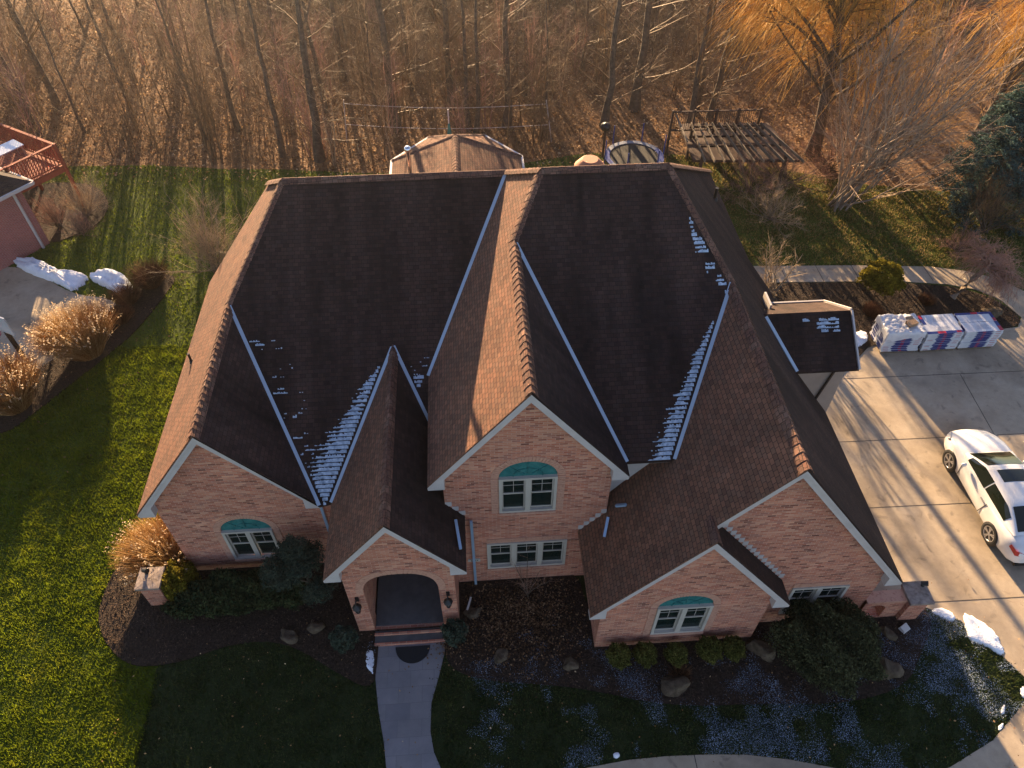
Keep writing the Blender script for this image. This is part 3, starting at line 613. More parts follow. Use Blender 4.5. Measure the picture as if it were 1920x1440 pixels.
for i in range(5): a, b = Q[i], Q[i + 1]; sr.face([(*a, 0), (*a, 3.15), (*b, 3.15), (*b, 0)])
part(sr, 'sunroom_wall', M['brick'])
gut = MB()
for a, b in (((LC[0], 24), LC), (LC, BL), (BL, BR), (BR, RC), (RC, (RC[0], 24))): gut.bar((*a, 3.16), (*b, 3.16), .12, .11)
part(gut, 'gutter', M['white'])
# house number plaque
pl = MB(); pl.box((-.35, WC - .012, 1.28), (.34, .024, .13)); pq = part(pl, 'number_plaque', M['frame'])
mb = MB()
for k, (dx, hh) in enumerate(((-.07, .05), (-.02, .035), (.035, .05), (.09, .04))): mb.box((-.35 + dx, WC - .026, 1.28), (.022, .004, hh)); mb.box((-.35 + dx + .012, WC - .026, 1.28 + (hh / 3 if k % 2 else -hh / 3)), (.02, .004, .012))
part(mb, 'worn_numerals', M['black'], pq)
# ------------------------------------------------------------------ plants: growth tools
def unit(a): return a / (np.linalg.norm(a, axis=-1, keepdims=True) + 1e-9)
def grow(P, Rr, nper, length, spread, r, k=4, t0=.2, up=0.0, curve=.25, ljit=.35, taper=.3, noise=.1):
    """children of polylines P (n,k0,3), radii Rr (n,k0) -> (n*nper,k,3), (n*nper,k)"""
    n, k0, _ = P.shape; m = n * nper; pi = np.repeat(np.arange(n), nper)
    t = (t0 + (1 - t0) * rng.random(m)) * (k0 - 1); i = np.minimum(t.astype(int), k0 - 2); f = (t - i)[:, None]
    base = P[pi, i] * (1 - f) + P[pi, i + 1] * f; tan = unit(P[pi, i + 1] - P[pi, i])
    rb = Rr[pi, i] * (1 - f[:, 0]) + Rr[pi, i + 1] * f[:, 0]
    rd = unit(rng.normal(size=(m, 3))); rd = unit(rd - (rd * tan).sum(1, keepdims=True) * tan)
    d = unit(tan * (1 - spread) + rd * spread + np.array([0, 0, up]))
    ln = length * (1 - ljit + 2 * ljit * rng.random(m)) * (1.15 - .5 * (t / (k0 - 1)))
    out = np.zeros((m, k, 3)); out[:, 0] = base; cur = d
    for j in range(1, k):
        cur = unit(cur + rng.normal(size=(m, 3)) * noise + np.array([0, 0, curve]) * (1.0 / k))
        out[:, j] = out[:, j - 1] + cur * (ln / (k - 1))[:, None]
    rr = np.minimum(r * (.7 + .6 * rng.random(m)), rb * .75)[:, None] * np.linspace(1, taper, k)[None]
    return out, rr
def tubes(sets, sides=3):
    V = []; F = []; off = 0
    for P, Rr in sets:
        n, k, _ = P.shape
        if n == 0: continue
        T = np.empty_like(P); T[:, 1:-1] = P[:, 2:] - P[:, :-2]; T[:, 0] = P[:, 1] - P[:, 0]; T[:, -1] = P[:, -1] - P[:, -2]; T = unit(T)
        ref = np.where(np.abs(T[..., 2:3]) < .9, np.array([0, 0, 1.]), np.array([1., 0, 0])); A = unit(np.cross(T, ref)); Bq = np.cross(T, A)
        q = 2 * np.pi * np.arange(sides) / sides
        ring = P[:, :, None] + (A[:, :, None] * np.cos(q)[:, None] + Bq[:, :, None] * np.sin(q)[:, None]) * Rr[:, :, None, None]
        V.append(ring.reshape(-1, 3)); b = off + np.arange(n)[:, None, None] * k * sides + np.arange(k - 1)[None, :, None] * sides
        s = np.arange(sides)[None, None]; s2 = (s + 1) % sides
        F.append(np.stack([b + s, b + s2, b + sides + s2, b + sides + s], -1).reshape(-1, 4)); off += n * k * sides
    return np.concatenate(V), np.concatenate(F)
def trunk_line(h, r, lean=(0, 0), k=9, wob=.12, taper=.25, base=(0, 0, 0)):
    z = np.linspace(0, h, k); P = np.zeros((1, k, 3)); P[0, :, 2] = z
    P[0, :, 0] = base[0] + lean[0] * z + np.cumsum(rng.normal(size=k)) * wob * .3; P[0, :, 1] = base[1] + lean[1] * z + np.cumsum(rng.normal(size=k)) * wob * .3; P[0, 0, :2] = base[:2]
    rr = r * np.linspace(1, taper, k); rr[0] *= 1.35
    return P, rr[None]
def cat(*S):
    return S
def leaves(n, c, rad, size, flat=.0, shell=.55, aspect=.6, squash=None, lo=-.2):
    """n little quads spread through an ellipsoid"""
    d = unit(rng.normal(size=(n, 3))); rr = (shell + (1 - shell) * rng.random((n, 1))) 
    d[:, 2] = np.where(d[:, 2] < lo, -d[:, 2] * .6, d[:, 2])
    lump = 1 + .13 * np.sin(d[:, :1] * 7 + d[:, 1:2] * 5 + c[0] * 3) + .08 * np.sin(d[:, 2:] * 11 + d[:, :1] * 9)
    P = np.asarray(c) + d * rr * lump * np.asarray(rad); return quads(P, size, unit(rng.normal(size=(n, 3)) + d * .6), aspect)
def quads(P, size, N, aspect=.6):
    n = len(P); A = unit(np.cross(N, rng.normal(size=(n, 3)))); Bq = np.cross(N, A); s = size * (.6 + .8 * rng.random((n, 1)))
    V = np.stack([P - A * s, P + Bq * s * aspect, P + A * s, P - Bq * s * aspect], 1).reshape(-1, 3); return V, np.arange(4 * n).reshape(-1, 4)
def blades(P, h, wd, lean, hj=.4, dirs=None):
    """upright triangles"""
    n = len(P); a = rng.random(n) * 2 * np.pi; u = np.stack([np.cos(a), np.sin(a), 0 * a], 1); hh = h * (1 - hj + 2 * hj * rng.random((n, 1)))
    d = rng.normal(size=(n, 3)) * lean; d[:, 2] = 1
    if dirs is not None: d = d + dirs
    d = unit(d); V = np.stack([P - u * wd / 2, P + u * wd / 2, P + d * hh], 1).reshape(-1, 3); return V, np.arange(3 * n).reshape(-1, 3)
def put(o, loc, rz=0.0, sc=1.0):
    o.location = loc; o.rotation_euler = (0, 0, rz); o.scale = (sc, sc, sc) if not hasattr(sc, '__len__') else sc; return o
def join(*VF):
    V = []; F = []; off = 0
    for v, f in VF: V.append(v); F.append(f + off); off += len(v)
    return np.concatenate(V), np.concatenate(F)

# ------------------------------------------------------------------ forest behind the house
def forest_tree(h, r, lean, name='forest_tree', bark='bark', low=.12, n1=26, dens=1.0):
    t = empty(name, (0, 0, 0)); P, Rr = trunk_line(h, r, lean, 10, .16)
    V, F = tubes([(P, Rr)], 9); np_mesh('trunk', V, F, M[bark], t, True)
    b1 = grow(P[:, :7], Rr[:, :7], n1, h * .26, .75, r * .22, 5, low, .25, .35); b2 = grow(*b1, int(6 * dens), h * .085, .6, r * .065, 4, .2, .1, .2); b3 = grow(*b2, int(5 * dens), h * .055, .6, .0045, 3, .15, 0, .1)
    V, F = tubes([b1, b2, b3], 3); np_mesh('crown', V, F, M['twig'], t)
    return t
protos = [forest_tree(9.2 + .35 * i, .12 + .016 * i, (random.uniform(-.04, .04), random.uniform(-.03, .03)), n1=[15, 20, 14, 18, 16, 22][i]) for i in range(6)]
BIG = [(447, 245, 1.25, 'dark forest tree at the lawn edge with a shrub-ringed foot, left of the house'), (385, 262, .75, 'thin forked forest tree at the wood edge left of the house'), (530, 292, 1.0, 'slim forest tree just left of the house roof corner'), (600, 300, 1.45, 'stout forest tree rising just behind the left roof ridge'), (743, 243, 1.35, 'stout forest tree leaning left beside the net poles'),
       (845, 215, 1.1, 'slim forest tree leaning left behind the teal umbrella'), (880, 245, 1.2, 'leftmost trunk of the tight tree cluster behind the sunroom'), (893, 250, 1.0, 'right trunk of the tight tree cluster behind the sunroom'), (950, 238, 1.5, 'stout straight dark forest tree right of the sunroom roof'), (1133, 235, 1.25, 'dark straight forest tree behind the trampoline'), (1190, 205, 1.5, 'pale stout forest tree right of the trampoline'),
       (1290, 245, .9, 'dark thin forest tree at the left end of the deck railing'), (1305, 212, 1.1, 'pale straight forest tree behind the deck railing'), (1330, 222, 1.3, 'dark forest tree leaning right behind the deck railing'), (1855, 152, 1.2, 'forest tree seen over the blue spruce top'), (1825, 262, 1.0, 'left trunk of a close tree pair behind the blue spruce'), (1840, 268, 1.0, 'right trunk of a close tree pair behind the blue spruce'), (110, 205, 1.0, 'forest tree behind the red deck of the neighbour'), (250, 222, 1.1, 'forest tree over the bright leaf litter left of the lawn'), (60, 232, .9, 'thin forest tree beside the red deck railing')]
FX = cam_d.lens / 36 * 1920
from mathutils import Euler
CM = Euler(cam.rotation_euler).to_matrix()
def at(u, v, z=0.0):
    d = CM @ Vector(((u - 960) / FX, -(v - 720) / FX, -1)); t = (z - 20) / d.z; return Vector((0, 0, 20)) + d * t
GRP = 'bare trees of the wood behind the house'
allt = []; used = set()
def place(pi, x, y, sc, rz, lab):
    o = protos[pi] if pi not in used else copy_tree(protos[pi]); used.add(pi)
    put(o, (x, y, 0), rz, sc); tag(o, lab, 'tree', GRP); allt.append((x, y)); return o
hk = lambda y: max(.6, min(1, 1 - (y - 37) * .026))
for i, (u, v, k, lab) in enumerate(BIG):
    p = at(u, v); o = place(i % 6, p.x, p.y, .95, random.uniform(0, 6.28), lab)
    o.scale = (.95 * k, .95 * k, .95 * hk(p.y))
tries = 0
while len(allt) < 92 and tries < 4000:
    tries += 1; x = random.uniform(-34, 40); y = random.uniform(35.5, 56)
    if min((x - a) ** 2 + (y - b) ** 2 for a, b in allt) < 5.5 or (8 < x < 30 and y < 39): continue
    if abs(x) > .62 * y + 3: continue
    if -15 < x + .185 * (y - 13) < -4.5 and random.random() < .75: continue
    s_ = random.uniform(.5, .95); lab = 'bare grey-brown tree deep in the sunlit wood behind the house'
    place(random.randrange(6), x, y, (s_, s_, s_ * hk(y)), random.uniform(0, 6.28), lab)
# saplings
def sapling(h, n, mat):
    sets = []
    for _ in range(n):
        P, Rr = trunk_line(h * random.uniform(.7, 1.1), .030 + .014 * random.random(), (random.uniform(-.14, .14), random.uniform(-.14, .14)), 6, .12, .3, (random.uniform(-.2, .2), random.uniform(-.2, .2), 0))
        b1 = grow(P, Rr, 14, h * .3, .6, .011, 4, .15, .3, .3); b2 = grow(*b1, 5, h * .14, .6, .006, 3, .2, .1, .2); sets += [(P, Rr), b1, b2]
    V, F = tubes(sets, 3); return np_mesh('sapling', V, F, M[mat])
sap = [sapling(3.2 + .5 * i, 1 + i % 3, ['twig', 'twig', 'twig_red', 'twig', 'twig_pale'][i % 5]) for i in range(6)]; usedS = set(); cnt = 0; tries = 0
while cnt < 240 and tries < 6000:
    tries += 1; x = random.uniform(-33, 38); y = 33 + 22 * random.random() ** 1.25
    if abs(x) > .62 * y + 2 or not pip(WOOD_EDGE, np.array([[x, y]]))[0] or (5.5 < x < 22 and y < 37.5): continue
    i = random.randrange(6); o = sap[i] if i not in usedS else copy_tree(sap[i]); usedS.add(i)
    put(o, (x, y, 0), random.uniform(0, 6.28), random.uniform(.6, 1.25)); tag(o, 'thin bare sapling standing in the leaf litter of the wood', 'sapling', 'bare saplings of the wood'); cnt += 1
# brush along the wood's floor
n = 13000; x = rng.uniform(-34, 38, n); y = 32.6 + 22 * rng.random(n) ** 1.3; Q = np.stack([x, y], 1); keep = pip(WOOD_EDGE, Q) & (vnoise(Q, 2.6, 5) * .6 + vnoise(Q, 1.1, 6) * .4 > np.where(Q[:, 0] < -4, .38, .41) + np.where((Q[:, 1] < 37.5) & (Q[:, 0] > -10), .10, 0)) & (np.abs(x) < .62 * y + 2) & ~((x > 6) & (x < 19) & (y < 37)); Q = Q[keep]; n = len(Q)
dens = np.where((Q[:, 0] < -6), 1.35, 1.0)
P = np.zeros((n, 4, 3)); P[:, 0, :2] = Q; d = unit(rng.normal(size=(n, 3)) * .38 + np.array([0, 0, 1])); ln = rng.uniform(.5, 2.1, n) * dens * np.clip((Q[:, 1] - 30) / 7, .45, 1)
for j in range(1, 4): d = unit(d + rng.normal(size=(n, 3)) * .16); P[:, j] = P[:, j - 1] + d * (ln / 3)[:, None]
Rr = np.full((n, 4), .009) * np.linspace(1, .4, 4); b = grow(P, Rr, 5, .55, .6, .005, 3, .25, .1, .1)
V, F = tubes([(P, Rr), b], 3); tag(np_mesh('underbrush', V, F, M['brush']), 'tangle of thin bare brush under the trees of the wood', 'brush', kind='stuff')
# unseen thicket added behind the wood to shade its depths, sparser at left
n = 10500; x = rng.uniform(-22, 36, n); y = rng.uniform(54.5, 60, n); keep = rng.random(n) < np.clip((x + 20) / 22, .12, 1); x, y = x[keep], y[keep]; n = len(x)
P = np.zeros((n, 4, 3)); P[:, 0, 0] = x; P[:, 0, 1] = y; d = unit(rng.normal(size=(n, 3)) * .25 + np.array([0, 0, 1])); ln = rng.uniform(2.0, 5.2, n)
for j in range(1, 4): d = unit(d + rng.normal(size=(n, 3)) * .12); P[:, j] = P[:, j - 1] + d * (ln / 3)[:, None]
Rr = np.full((n, 4), .022) * np.linspace(1, .5, 4); b = grow(P, Rr, 7, 1.0, .6, .010, 3, .2, .1, .1)
V, F = tubes([(P, Rr), b], 3); tag(np_mesh('shade_thicket', V, F, M['twig']), 'unseen thicket of bare stems added behind to shade the deep wood', 'brush', kind='stuff')
# fallen leaves in the wood
n = 90000; x = rng.uniform(-36, 40, n); y = 32 + 26 * rng.random(n) ** 1.15; Q = np.stack([x, y], 1); keep = pip(WOOD_EDGE, Q + rng.normal(size=Q.shape) * (.35 + 1.1 * vnoise(Q, 1.7, 31))[:, None]) & (np.abs(x) < .65 * y + 2); Q = Q[keep]; n = len(Q)
P = np.concatenate([Q, rng.uniform(.01, .07, (n, 1))], 1); V, F = quads(P, .062, unit(rng.normal(size=(n, 3)) * .55 + np.array([0, 0, 1])), .62)
tag(np_mesh('leaf_litter', V, F, M['leaf']), 'orange brown fallen leaves covering the floor of the wood', 'leaves', kind='stuff')
# ------------------------------------------------------------------ lawns, snow dusting, fallen leaves in the beds
HOUSE_FP = [(-8.6, 20.3), (-8.6, 11.3), (-3.7, 11.3), (-3.7, 9.1), (-.7, 9.1), (-.7, 10.4), (2.75, 10.4), (2.75, 8.2), (7.2, 8.2), (7.2, 8.6), (10.2, 8.6), (10.2, 19.7), (9.1, 25), (2.4, 25), (2.4, 28.2), (.8, 30), (-1.6, 30), (-3.2, 28.2), (-3.2, 25), (-6, 25), (-6, 20.3)]
NHOUSE = [(-18.4, 27.8), (-20.3, 25.4), (-28, 31), (-26, 33.5)]
PATHP = [(10, 24.25), (12.18, 24.11), (16, 23.9), (19.19, 23.6), (20.6, 23.2), (21.7, 22.6), (22.6, 21.4), (22.9, 19.6), (10, 19.6)]
HARD = [HOUSE_FP, DRIVE, NDRIVE, WALK, PATHP, NHOUSE]; BEDS = [BED_L, BED_C, BED_I, BED_N, BED_R]
def free(Q, lists):
    k = np.ones(len(Q), bool)
    for p in lists: k &= ~pip(p, Q)
    return k
def scatter(n, x0, x1, y0, y1):
    return np.stack([rng.uniform(x0, x1, n), rng.uniform(y0, y1, n)], 1)
def in_view(Q): return np.abs(Q[:, 0]) < .66 * Q[:, 1] + 9
def lawn_blades(Q, h, wd, lean):
    cl = vnoise(Q, .35, 3) * .7 + vnoise(Q, .13, 4) * .5; P = np.concatenate([Q, np.zeros((len(Q), 1))], 1)
    V, F = blades(P, h, wd, lean); V = V.reshape(-1, 3, 3); V[:, 2] = V[:, 0] + (V[:, 2] - V[:, 0]) * (.45 + cl)[:, None]; return V.reshape(-1, 3), F
Q = np.concatenate([scatter(190000, -20, -8.85, 3, 21), scatter(60000, -22, -4, 20, 34)]); Q = Q[free(Q, HARD + BEDS + [WOOD_EDGE]) & in_view(Q)]
V, F = lawn_blades(Q, .085, .032, .45); tag(np_mesh('lawn_grass', V, F, M['grass']), 'sunlit green lawn grass left of the brick house', 'grass', kind='stuff')
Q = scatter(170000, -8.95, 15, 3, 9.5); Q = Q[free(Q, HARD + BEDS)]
V, F = lawn_blades(Q, .07, .030, .55); tag(np_mesh('front_grass_shaded', V, F, M['grass_shade']), 'front lawn grass with the house shade coloured in, dusted with snow', 'grass', kind='stuff')
Q = np.concatenate([scatter(60000, 9, 30, 23.5, 33), scatter(12000, -5, 10, 24, 33.5)]); Q = Q[free(Q, HARD + BEDS + [WOOD_EDGE])]
V, F = lawn_blades(Q, .09, .045, .6); tag(np_mesh('rear_grass', V, F, M['grass_r']), 'thin yellowing grass of the back lawn', 'grass', kind='stuff')
def bits(name, Q, size, z, mat, label, cat_, tilt=.35, aspect=.7):
    P = np.concatenate([Q, rng.uniform(z, z + .03, (len(Q), 1))], 1); V, F = quads(P, size, unit(rng.normal(size=(len(Q), 3)) * tilt + np.array([0, 0, 1])), aspect)
    return tag(np_mesh(name, V, F, mat), label, cat_, kind='stuff')
Q = scatter(260000, -4, 14.6, 4.5, 9.0); nz = vnoise(Q, 1.1, 9) * .6 + vnoise(Q, .35, 10) * .55
wgt = np.clip((Q[:, 0] + 2.5) / 5, .1, 1) ; keep = free(Q, [HOUSE_FP, WALK, DRIVE]) & (nz * (0.45 + .55 * wgt) > .49 + .30 * rng.random(len(Q))); Q1 = Q[keep]
M['frost'] = tri_attr_mat('frost', [(.08, .11, .16), (.19, .24, .32), (.42, .50, .62)], .0, scale=2)  # dim blue of shade put into the snow's colour
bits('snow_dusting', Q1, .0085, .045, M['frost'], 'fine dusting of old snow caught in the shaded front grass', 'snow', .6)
Q = scatter(5000, -10, 14.5, 4, 9.6); Q = Q[free(Q, [HOUSE_FP])]; bits('lawn_leaves', Q[:420], .026, .07, M['leaf'], 'scattered dead leaves lying on the shaded front lawn', 'leaves', .6)
Q = np.concatenate([np.array([.9, 9.3]) + rng.normal(size=(3600, 2)) * np.array([.85, .65]), scatter(500, -1, 2.4, 8, 10.4), np.array([-1.2, 8.6]) + rng.normal(size=(160, 2)) * .22]); Q = Q[free(Q, [HOUSE_FP])]
bits('bed_leaves', Q, .030, .07, M['leaf_d'], 'brown fallen leaves gathered in the bed under the centre windows', 'leaves', .6)
Q = np.concatenate([scatter(500, -13, -7, 20, 33), scatter(600, -20, -12, 15, 34), scatter(1700, 10, 26, 24, 31)]); Q = Q[free(Q, HARD)]; bits('yard_leaves', Q, .03, .06, M['leaf_d'], 'scattered dead leaves across the side and back lawns', 'leaves', .6)
def chips(P, n, name, label, cols):
    Q = scatter(n, P[:, 0].min(), P[:, 0].max(), P[:, 1].min(), P[:, 1].max()); Q = Q[pip(P, Q) & free(Q, [HOUSE_FP])]; return bits(name, Q, .035, .055, cols, label, 'mulch', .7, .35)
M['chip'] = tri_attr_mat('bark_chips', [(.012, .009, .007), (.035, .022, .015), (.075, .045, .03), (.13, .085, .06)], .0, scale=1.5)
chips(BED_L, 9000, 'bark_mulch', 'dark bark mulch in the bed beside the left pillar', M['chip']); chips(BED_C, 9000, 'bark_mulch', 'dark bark mulch along the front of the house', M['chip'])
chips(BED_I, 12000, 'bark_mulch', 'brown bark mulch in the island bed behind the pallets', M['chip']); chips(BED_N, 5000, 'bark_mulch', 'dark bark mulch in the strip along the neighbour drive', M['chip'])
# ------------------------------------------------------------------ snow patches
def snow_patch(pts, h, label, z=.02):
    P = smooth_poly(pts, 2); n = len(P); c = P.mean(0); mb = MB(); rings = [1, .96, .88, .76, .62, .47, .32, .16]; hgt = (0, .4, .65, .8, .92, 1, 1.03, 1.05); V = []
    for k, q in enumerate(rings):
        for i in range(n):
            p = c + (P[i] - c) * q * (1 + .05 * math.sin(i * 2.3 + k)); nn = float(vnoise(np.array([[p[0] + 40, p[1] + 40]]), .22, 51)[0]) * .9 + float(vnoise(np.array([[p[0] + 40, p[1] + 40]]), .09, 52)[0]) * .35; zz = z + h * hgt[k] * (.35 + nn) if k else z - .02
            V.append((p[0], p[1], zz))
    F = [(k * n + i, k * n + (i + 1) % n, (k + 1) * n + (i + 1) % n, (k + 1) * n + i) for k in range(len(rings) - 1) for i in range(n)]
    V.append((c[0], c[1], z + h)); F += [((len(rings) - 1) * n + i, (len(rings) - 1) * n + (i + 1) % n, len(V) - 1) for i in range(n)]
    mb.mesh(V, F, 0, True); o = mb.build('snow_patch', M['snow']); return tag(o, label, 'snow', 'patches of snow on the ground')
def px(L, z=0.0): return [tuple(at(u, v, z)[:2]) for u, v in L]
snow_patch(px([(22, 488), (45, 486), (75, 492), (105, 505), (125, 518), (150, 516), (170, 522), (150, 540), (135, 548), (115, 535), (95, 528), (60, 516), (35, 503)]), .28, 'long ploughed bank of snow at the head of the neighbour driveway')
snow_patch(px([(165, 522), (185, 512), (210, 510), (235, 518), (248, 535), (256, 556), (240, 562), (222, 552), (205, 542), (185, 534)]), .35, 'rounded heap of snow beside the brown shrubs by the neighbour driveway')
snow_patch(px([(683, 1222), (700, 1216), (704, 1240), (700, 1258), (703, 1275), (694, 1262), (685, 1250)]), .05, 'small patch of snow at the left edge of the front walk')
snow_patch(px([(1745, 1145), (1760, 1138), (1790, 1152), (1790, 1168), (1772, 1163), (1748, 1150)]), .06, 'snow patch touching the right brick pillar')
snow_patch(px([(1803, 1150), (1815, 1152), (1850, 1172), (1872, 1195), (1874, 1206), (1885, 1222), (1876, 1232), (1855, 1215), (1835, 1208), (1815, 1200), (1810, 1180)]), .07, 'crusty snow patch on the driveway edge right of the pillar')
snow_patch(px([(1910, 1290), (1925, 1285), (1925, 1312), (1915, 1310)]), .05, 'small snow patch at the corner of lawn and driveway')
snow_patch(px([(1878, 1325), (1884, 1320), (1882, 1342), (1874, 1338)]), .04, 'tiny snow patch on the lawn near the curved kerb')
snow_patch(px([(1870, 1362), (1881, 1354), (1880, 1366), (1872, 1372)]), .03, 'tiny snow patch against the curved kerb')
snow_patch(px([(1590, 632), (1612, 620), (1626, 626), (1628, 640), (1612, 652), (1597, 657)]), .12, 'lumpy snow patch between the bump roof and the wrapped pallet')
snow_patch(px([(1148, 1413), (1160, 1410), (1163, 1420), (1152, 1424)]), .05, 'tiny snow lump at the front lawn edge')
# snow lying on the shingle courses
CRS, TAB = .11, .034
def roof_snow(plane_y, plane_z, prob, u0, u1, v0, v1, label, tx=None, th=.008):
    """front slopes: u = x, v measured up the slope from the eave"""
    cs = 1 / math.sqrt(1 + SF * SF); sn = SF * cs; mb = MB()
    for j in range(int(v0 / CRS), int(v1 / CRS)):
        off = (j * .37 % 1) * TAB
        for i in range(int((u0 - off) / TAB) - 1, int((u1 - off) / TAB) + 2):
            u = off + i * TAB; v = j * CRS; k = prob(u + TAB / 2, v)
            if k <= 0: continue
            nb_ = vnoise(np.array([[u * 1.0 + 50, j * 3.7 + 9]]), .16, 41)[0] * .6 + random.random() * .3 + vnoise(np.array([[u + 80, v + 80]]), .5, 43)[0] * .25
            hh = min(1, (k * 1.25 - nb_) * 1.6)
            if hh < .12: continue
            a, b = u, u + TAB * 1.02; c = v + .014; d = c + (CRS - .022) * hh
            mb.slab([(x, plane_y + y * cs, plane_z + y * sn + .006 + th) for x, y in ((a, c), (b, c), (b, d - random.uniform(0, .008)), (a, d))], th)
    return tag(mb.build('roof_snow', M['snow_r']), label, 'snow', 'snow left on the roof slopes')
e1y, e1z = f1y(3.52), 3.52; ev = lambda z: (z - e1z) / (SF / math.sqrt(1 + SF * SF))
def pline(a, b, ez):                                   # valley as x(v)
    va, vb = [(q[2] - ez) * math.sqrt(1 + SF * SF) / SF for q in (a, b)]; return lambda v: a[0] + (b[0] - a[0]) * (v - va) / (vb - va)
pv = pline(Pb, Pv, 3.52); lv = pline(Lb, Lv, 3.52)
def pr1(x, v):
    d = pv(v) - x
    if d < .1 or x < lv(v) + .12: return 0
    wd = 1.25 * max(0, 1 - v / 3.6) ** .7 + .12
    if v > 3.6: return 0
    return 0.97 if d < wd * .5 else max(0, .9 * (1 - (d - wd * .5) / (wd * .8)))
roof_snow(e1y, e1z, pr1, -5.6, -2.2, 0.1, 3.8, 'patch of snow on the shingles left of the porch roof valley')
def pr2(x, v):
    if vnoise(np.array([[x + 60, v + 60]]), .14, 44)[0] < .66: return 0
    d = x - lv(v)
    if d < .1 or v < .6 or v > 4.6: return 0
    return .55 if d < .45 else (.34 if d < .9 else 0)
roof_snow(e1y, e1z, pr2, -6.4, -3.5, .5, 4.8, 'specks of snow on the shingles along the left gable valley')
pq_ = pline(Pb, (-1.31, f1y(pr(-1.31)), pr(-1.31)), 3.52); cv_ = pline(r1e, Cl, 3.52)
roof_snow(e1y, e1z, lambda x, v: (.93 if v < 3.2 else .4) if (x > pq_(v) + .1 and x < min(cv_(v) - .1, 99) and x < -1.45 + max(0, v - 3.2) * 2 and 1.9 < v < 3.75) else 0, -2.3, -.9, 1.8, 3.9, 'patch of snow between the porch roof and the centre gable')
e2y, e2z = f2y(C['z']), C['z']; gv = pline(Gb, Gv, e2z)
def pr3(x, v):
    d = gv(v) - x
    if d < .1 or v > 3.3: return 0
    wd = .62 * max(0, 1 - v / 3.5) ** .6 + .08; return .97 if d < wd * .6 else max(0, .85 * (1 - (d - wd * .6) / (wd * .7)))
roof_snow(e2y, e2z, pr3, 3.6, 6.6, .05, 3.5, 'patch of snow left of the garage roof valley')
h3 = pline(Gb, hip3, e2z)
roof_snow(e2y, e2z, lambda x, v: .75 if vnoise(np.array([[x + 70, v + 70]]), .2, 45)[0] > .42 and .2 < h3(v) - x < .2 + .42 * (1 - abs(v - 4.9) / 1.3) else 0, 5, 6.6, 3.9, 6.2, 'broken strip of snow beside the right hip ridge')
roof_snow(13.88, 4.6, lambda x, v: .85 if vnoise(np.array([[x + 70, v + 70]]), .22, 46)[0] > .42 and 9.3 < x < 10.35 and 1.05 < v < 1.5 and (x > 9.8 or v > 1.2) else 0, 9.2, 10.5, .9, 1.6, 'snow patch near the ridge of the small bump roof')
# ------------------------------------------------------------------ boulders
def boulder(loc, size, rz, label, mat='stone'):
    bm = bmesh.new(); bmesh.ops.create_icosphere(bm, subdivisions=3, radius=1); ph = rng.random(6) * 6
    for v in bm.verts:
        c = v.co; k = 1 + .16 * math.sin(c.x * 2.6 + ph[0]) * math.cos(c.y * 2.9 + ph[1]) + .10 * math.sin(c.z * 5 + c.x * 4 + ph[2]) + random.uniform(-.03, .03)
        for nx, ny, nz, dd in ((math.cos(ph[3]), math.sin(ph[3]), .3, .72), (math.cos(ph[4]), math.sin(ph[4]), .6, .75), (.1, .2, .95, .6)):
            t = c.x * nx + c.y * ny + c.z * nz
            if t > dd: c = c - Vector((nx, ny, nz)) * (t - dd) * .85
        v.co = Vector((c.x * size[0], c.y * size[1], c.z * size[2])) * k
    me = bpy.data.meshes.new('boulder'); bm.to_mesh(me); bm.free(); me.materials.append(M[mat])
    o = bpy.data.objects.new('boulder', me); COL.objects.link(o); o.location = (loc[0], loc[1], loc[2] - size[2] * .2); o.rotation_euler = (0, 0, rz); o.scale = (.88, .88, .88); return tag(o, label, 'boulder', 'landscape boulders in the front beds')
for (x, y, s, rz, lab) in ((-4.83, 9.35, (.26, .2, .22), .2, 'flat-faced boulder in the shade left of the porch pillar'), (-5.55, 9.15, (.34, .2, .2), -.6, 'mossy wedge boulder at the front of the left bed'), (.25, 8.2, (.28, .2, .16), .5, 'grey boulder on the front lawn right of the walk'), (2.1, 7.85, (.25, .22, .2), 0, 'tan boulder left of the five clipped bushes'),
    (4.75, 7.1, (.48, .36, .26), .1, 'broad grey boulder in front of the middle clipped bush'), (7.35, 7.85, (.48, .26, .26), -.5, 'long green-grey boulder left of the big round shrub'), (10.5, 7.15, (.42, .36, .34), .3, 'large pale boulder right of the big round shrub'), (10.95, 8.1, (.26, .15, .22), -.9, 'small tan pointed boulder near the right pillar'),
    (-.45, 9.5, (.3, .2, .12), .3, 'flat grey boulder right of the porch side wall'), (-.75, 9.0, (.22, .2, .14), 1, 'small dark boulder beside the right porch shrub'), (20.15, 20.55, (.5, .35, .3), -.2, 'pale mossy boulder in the island bed behind the right pallet')):
    boulder((x, y, s[2] * .55 + .03), s, rz, lab)
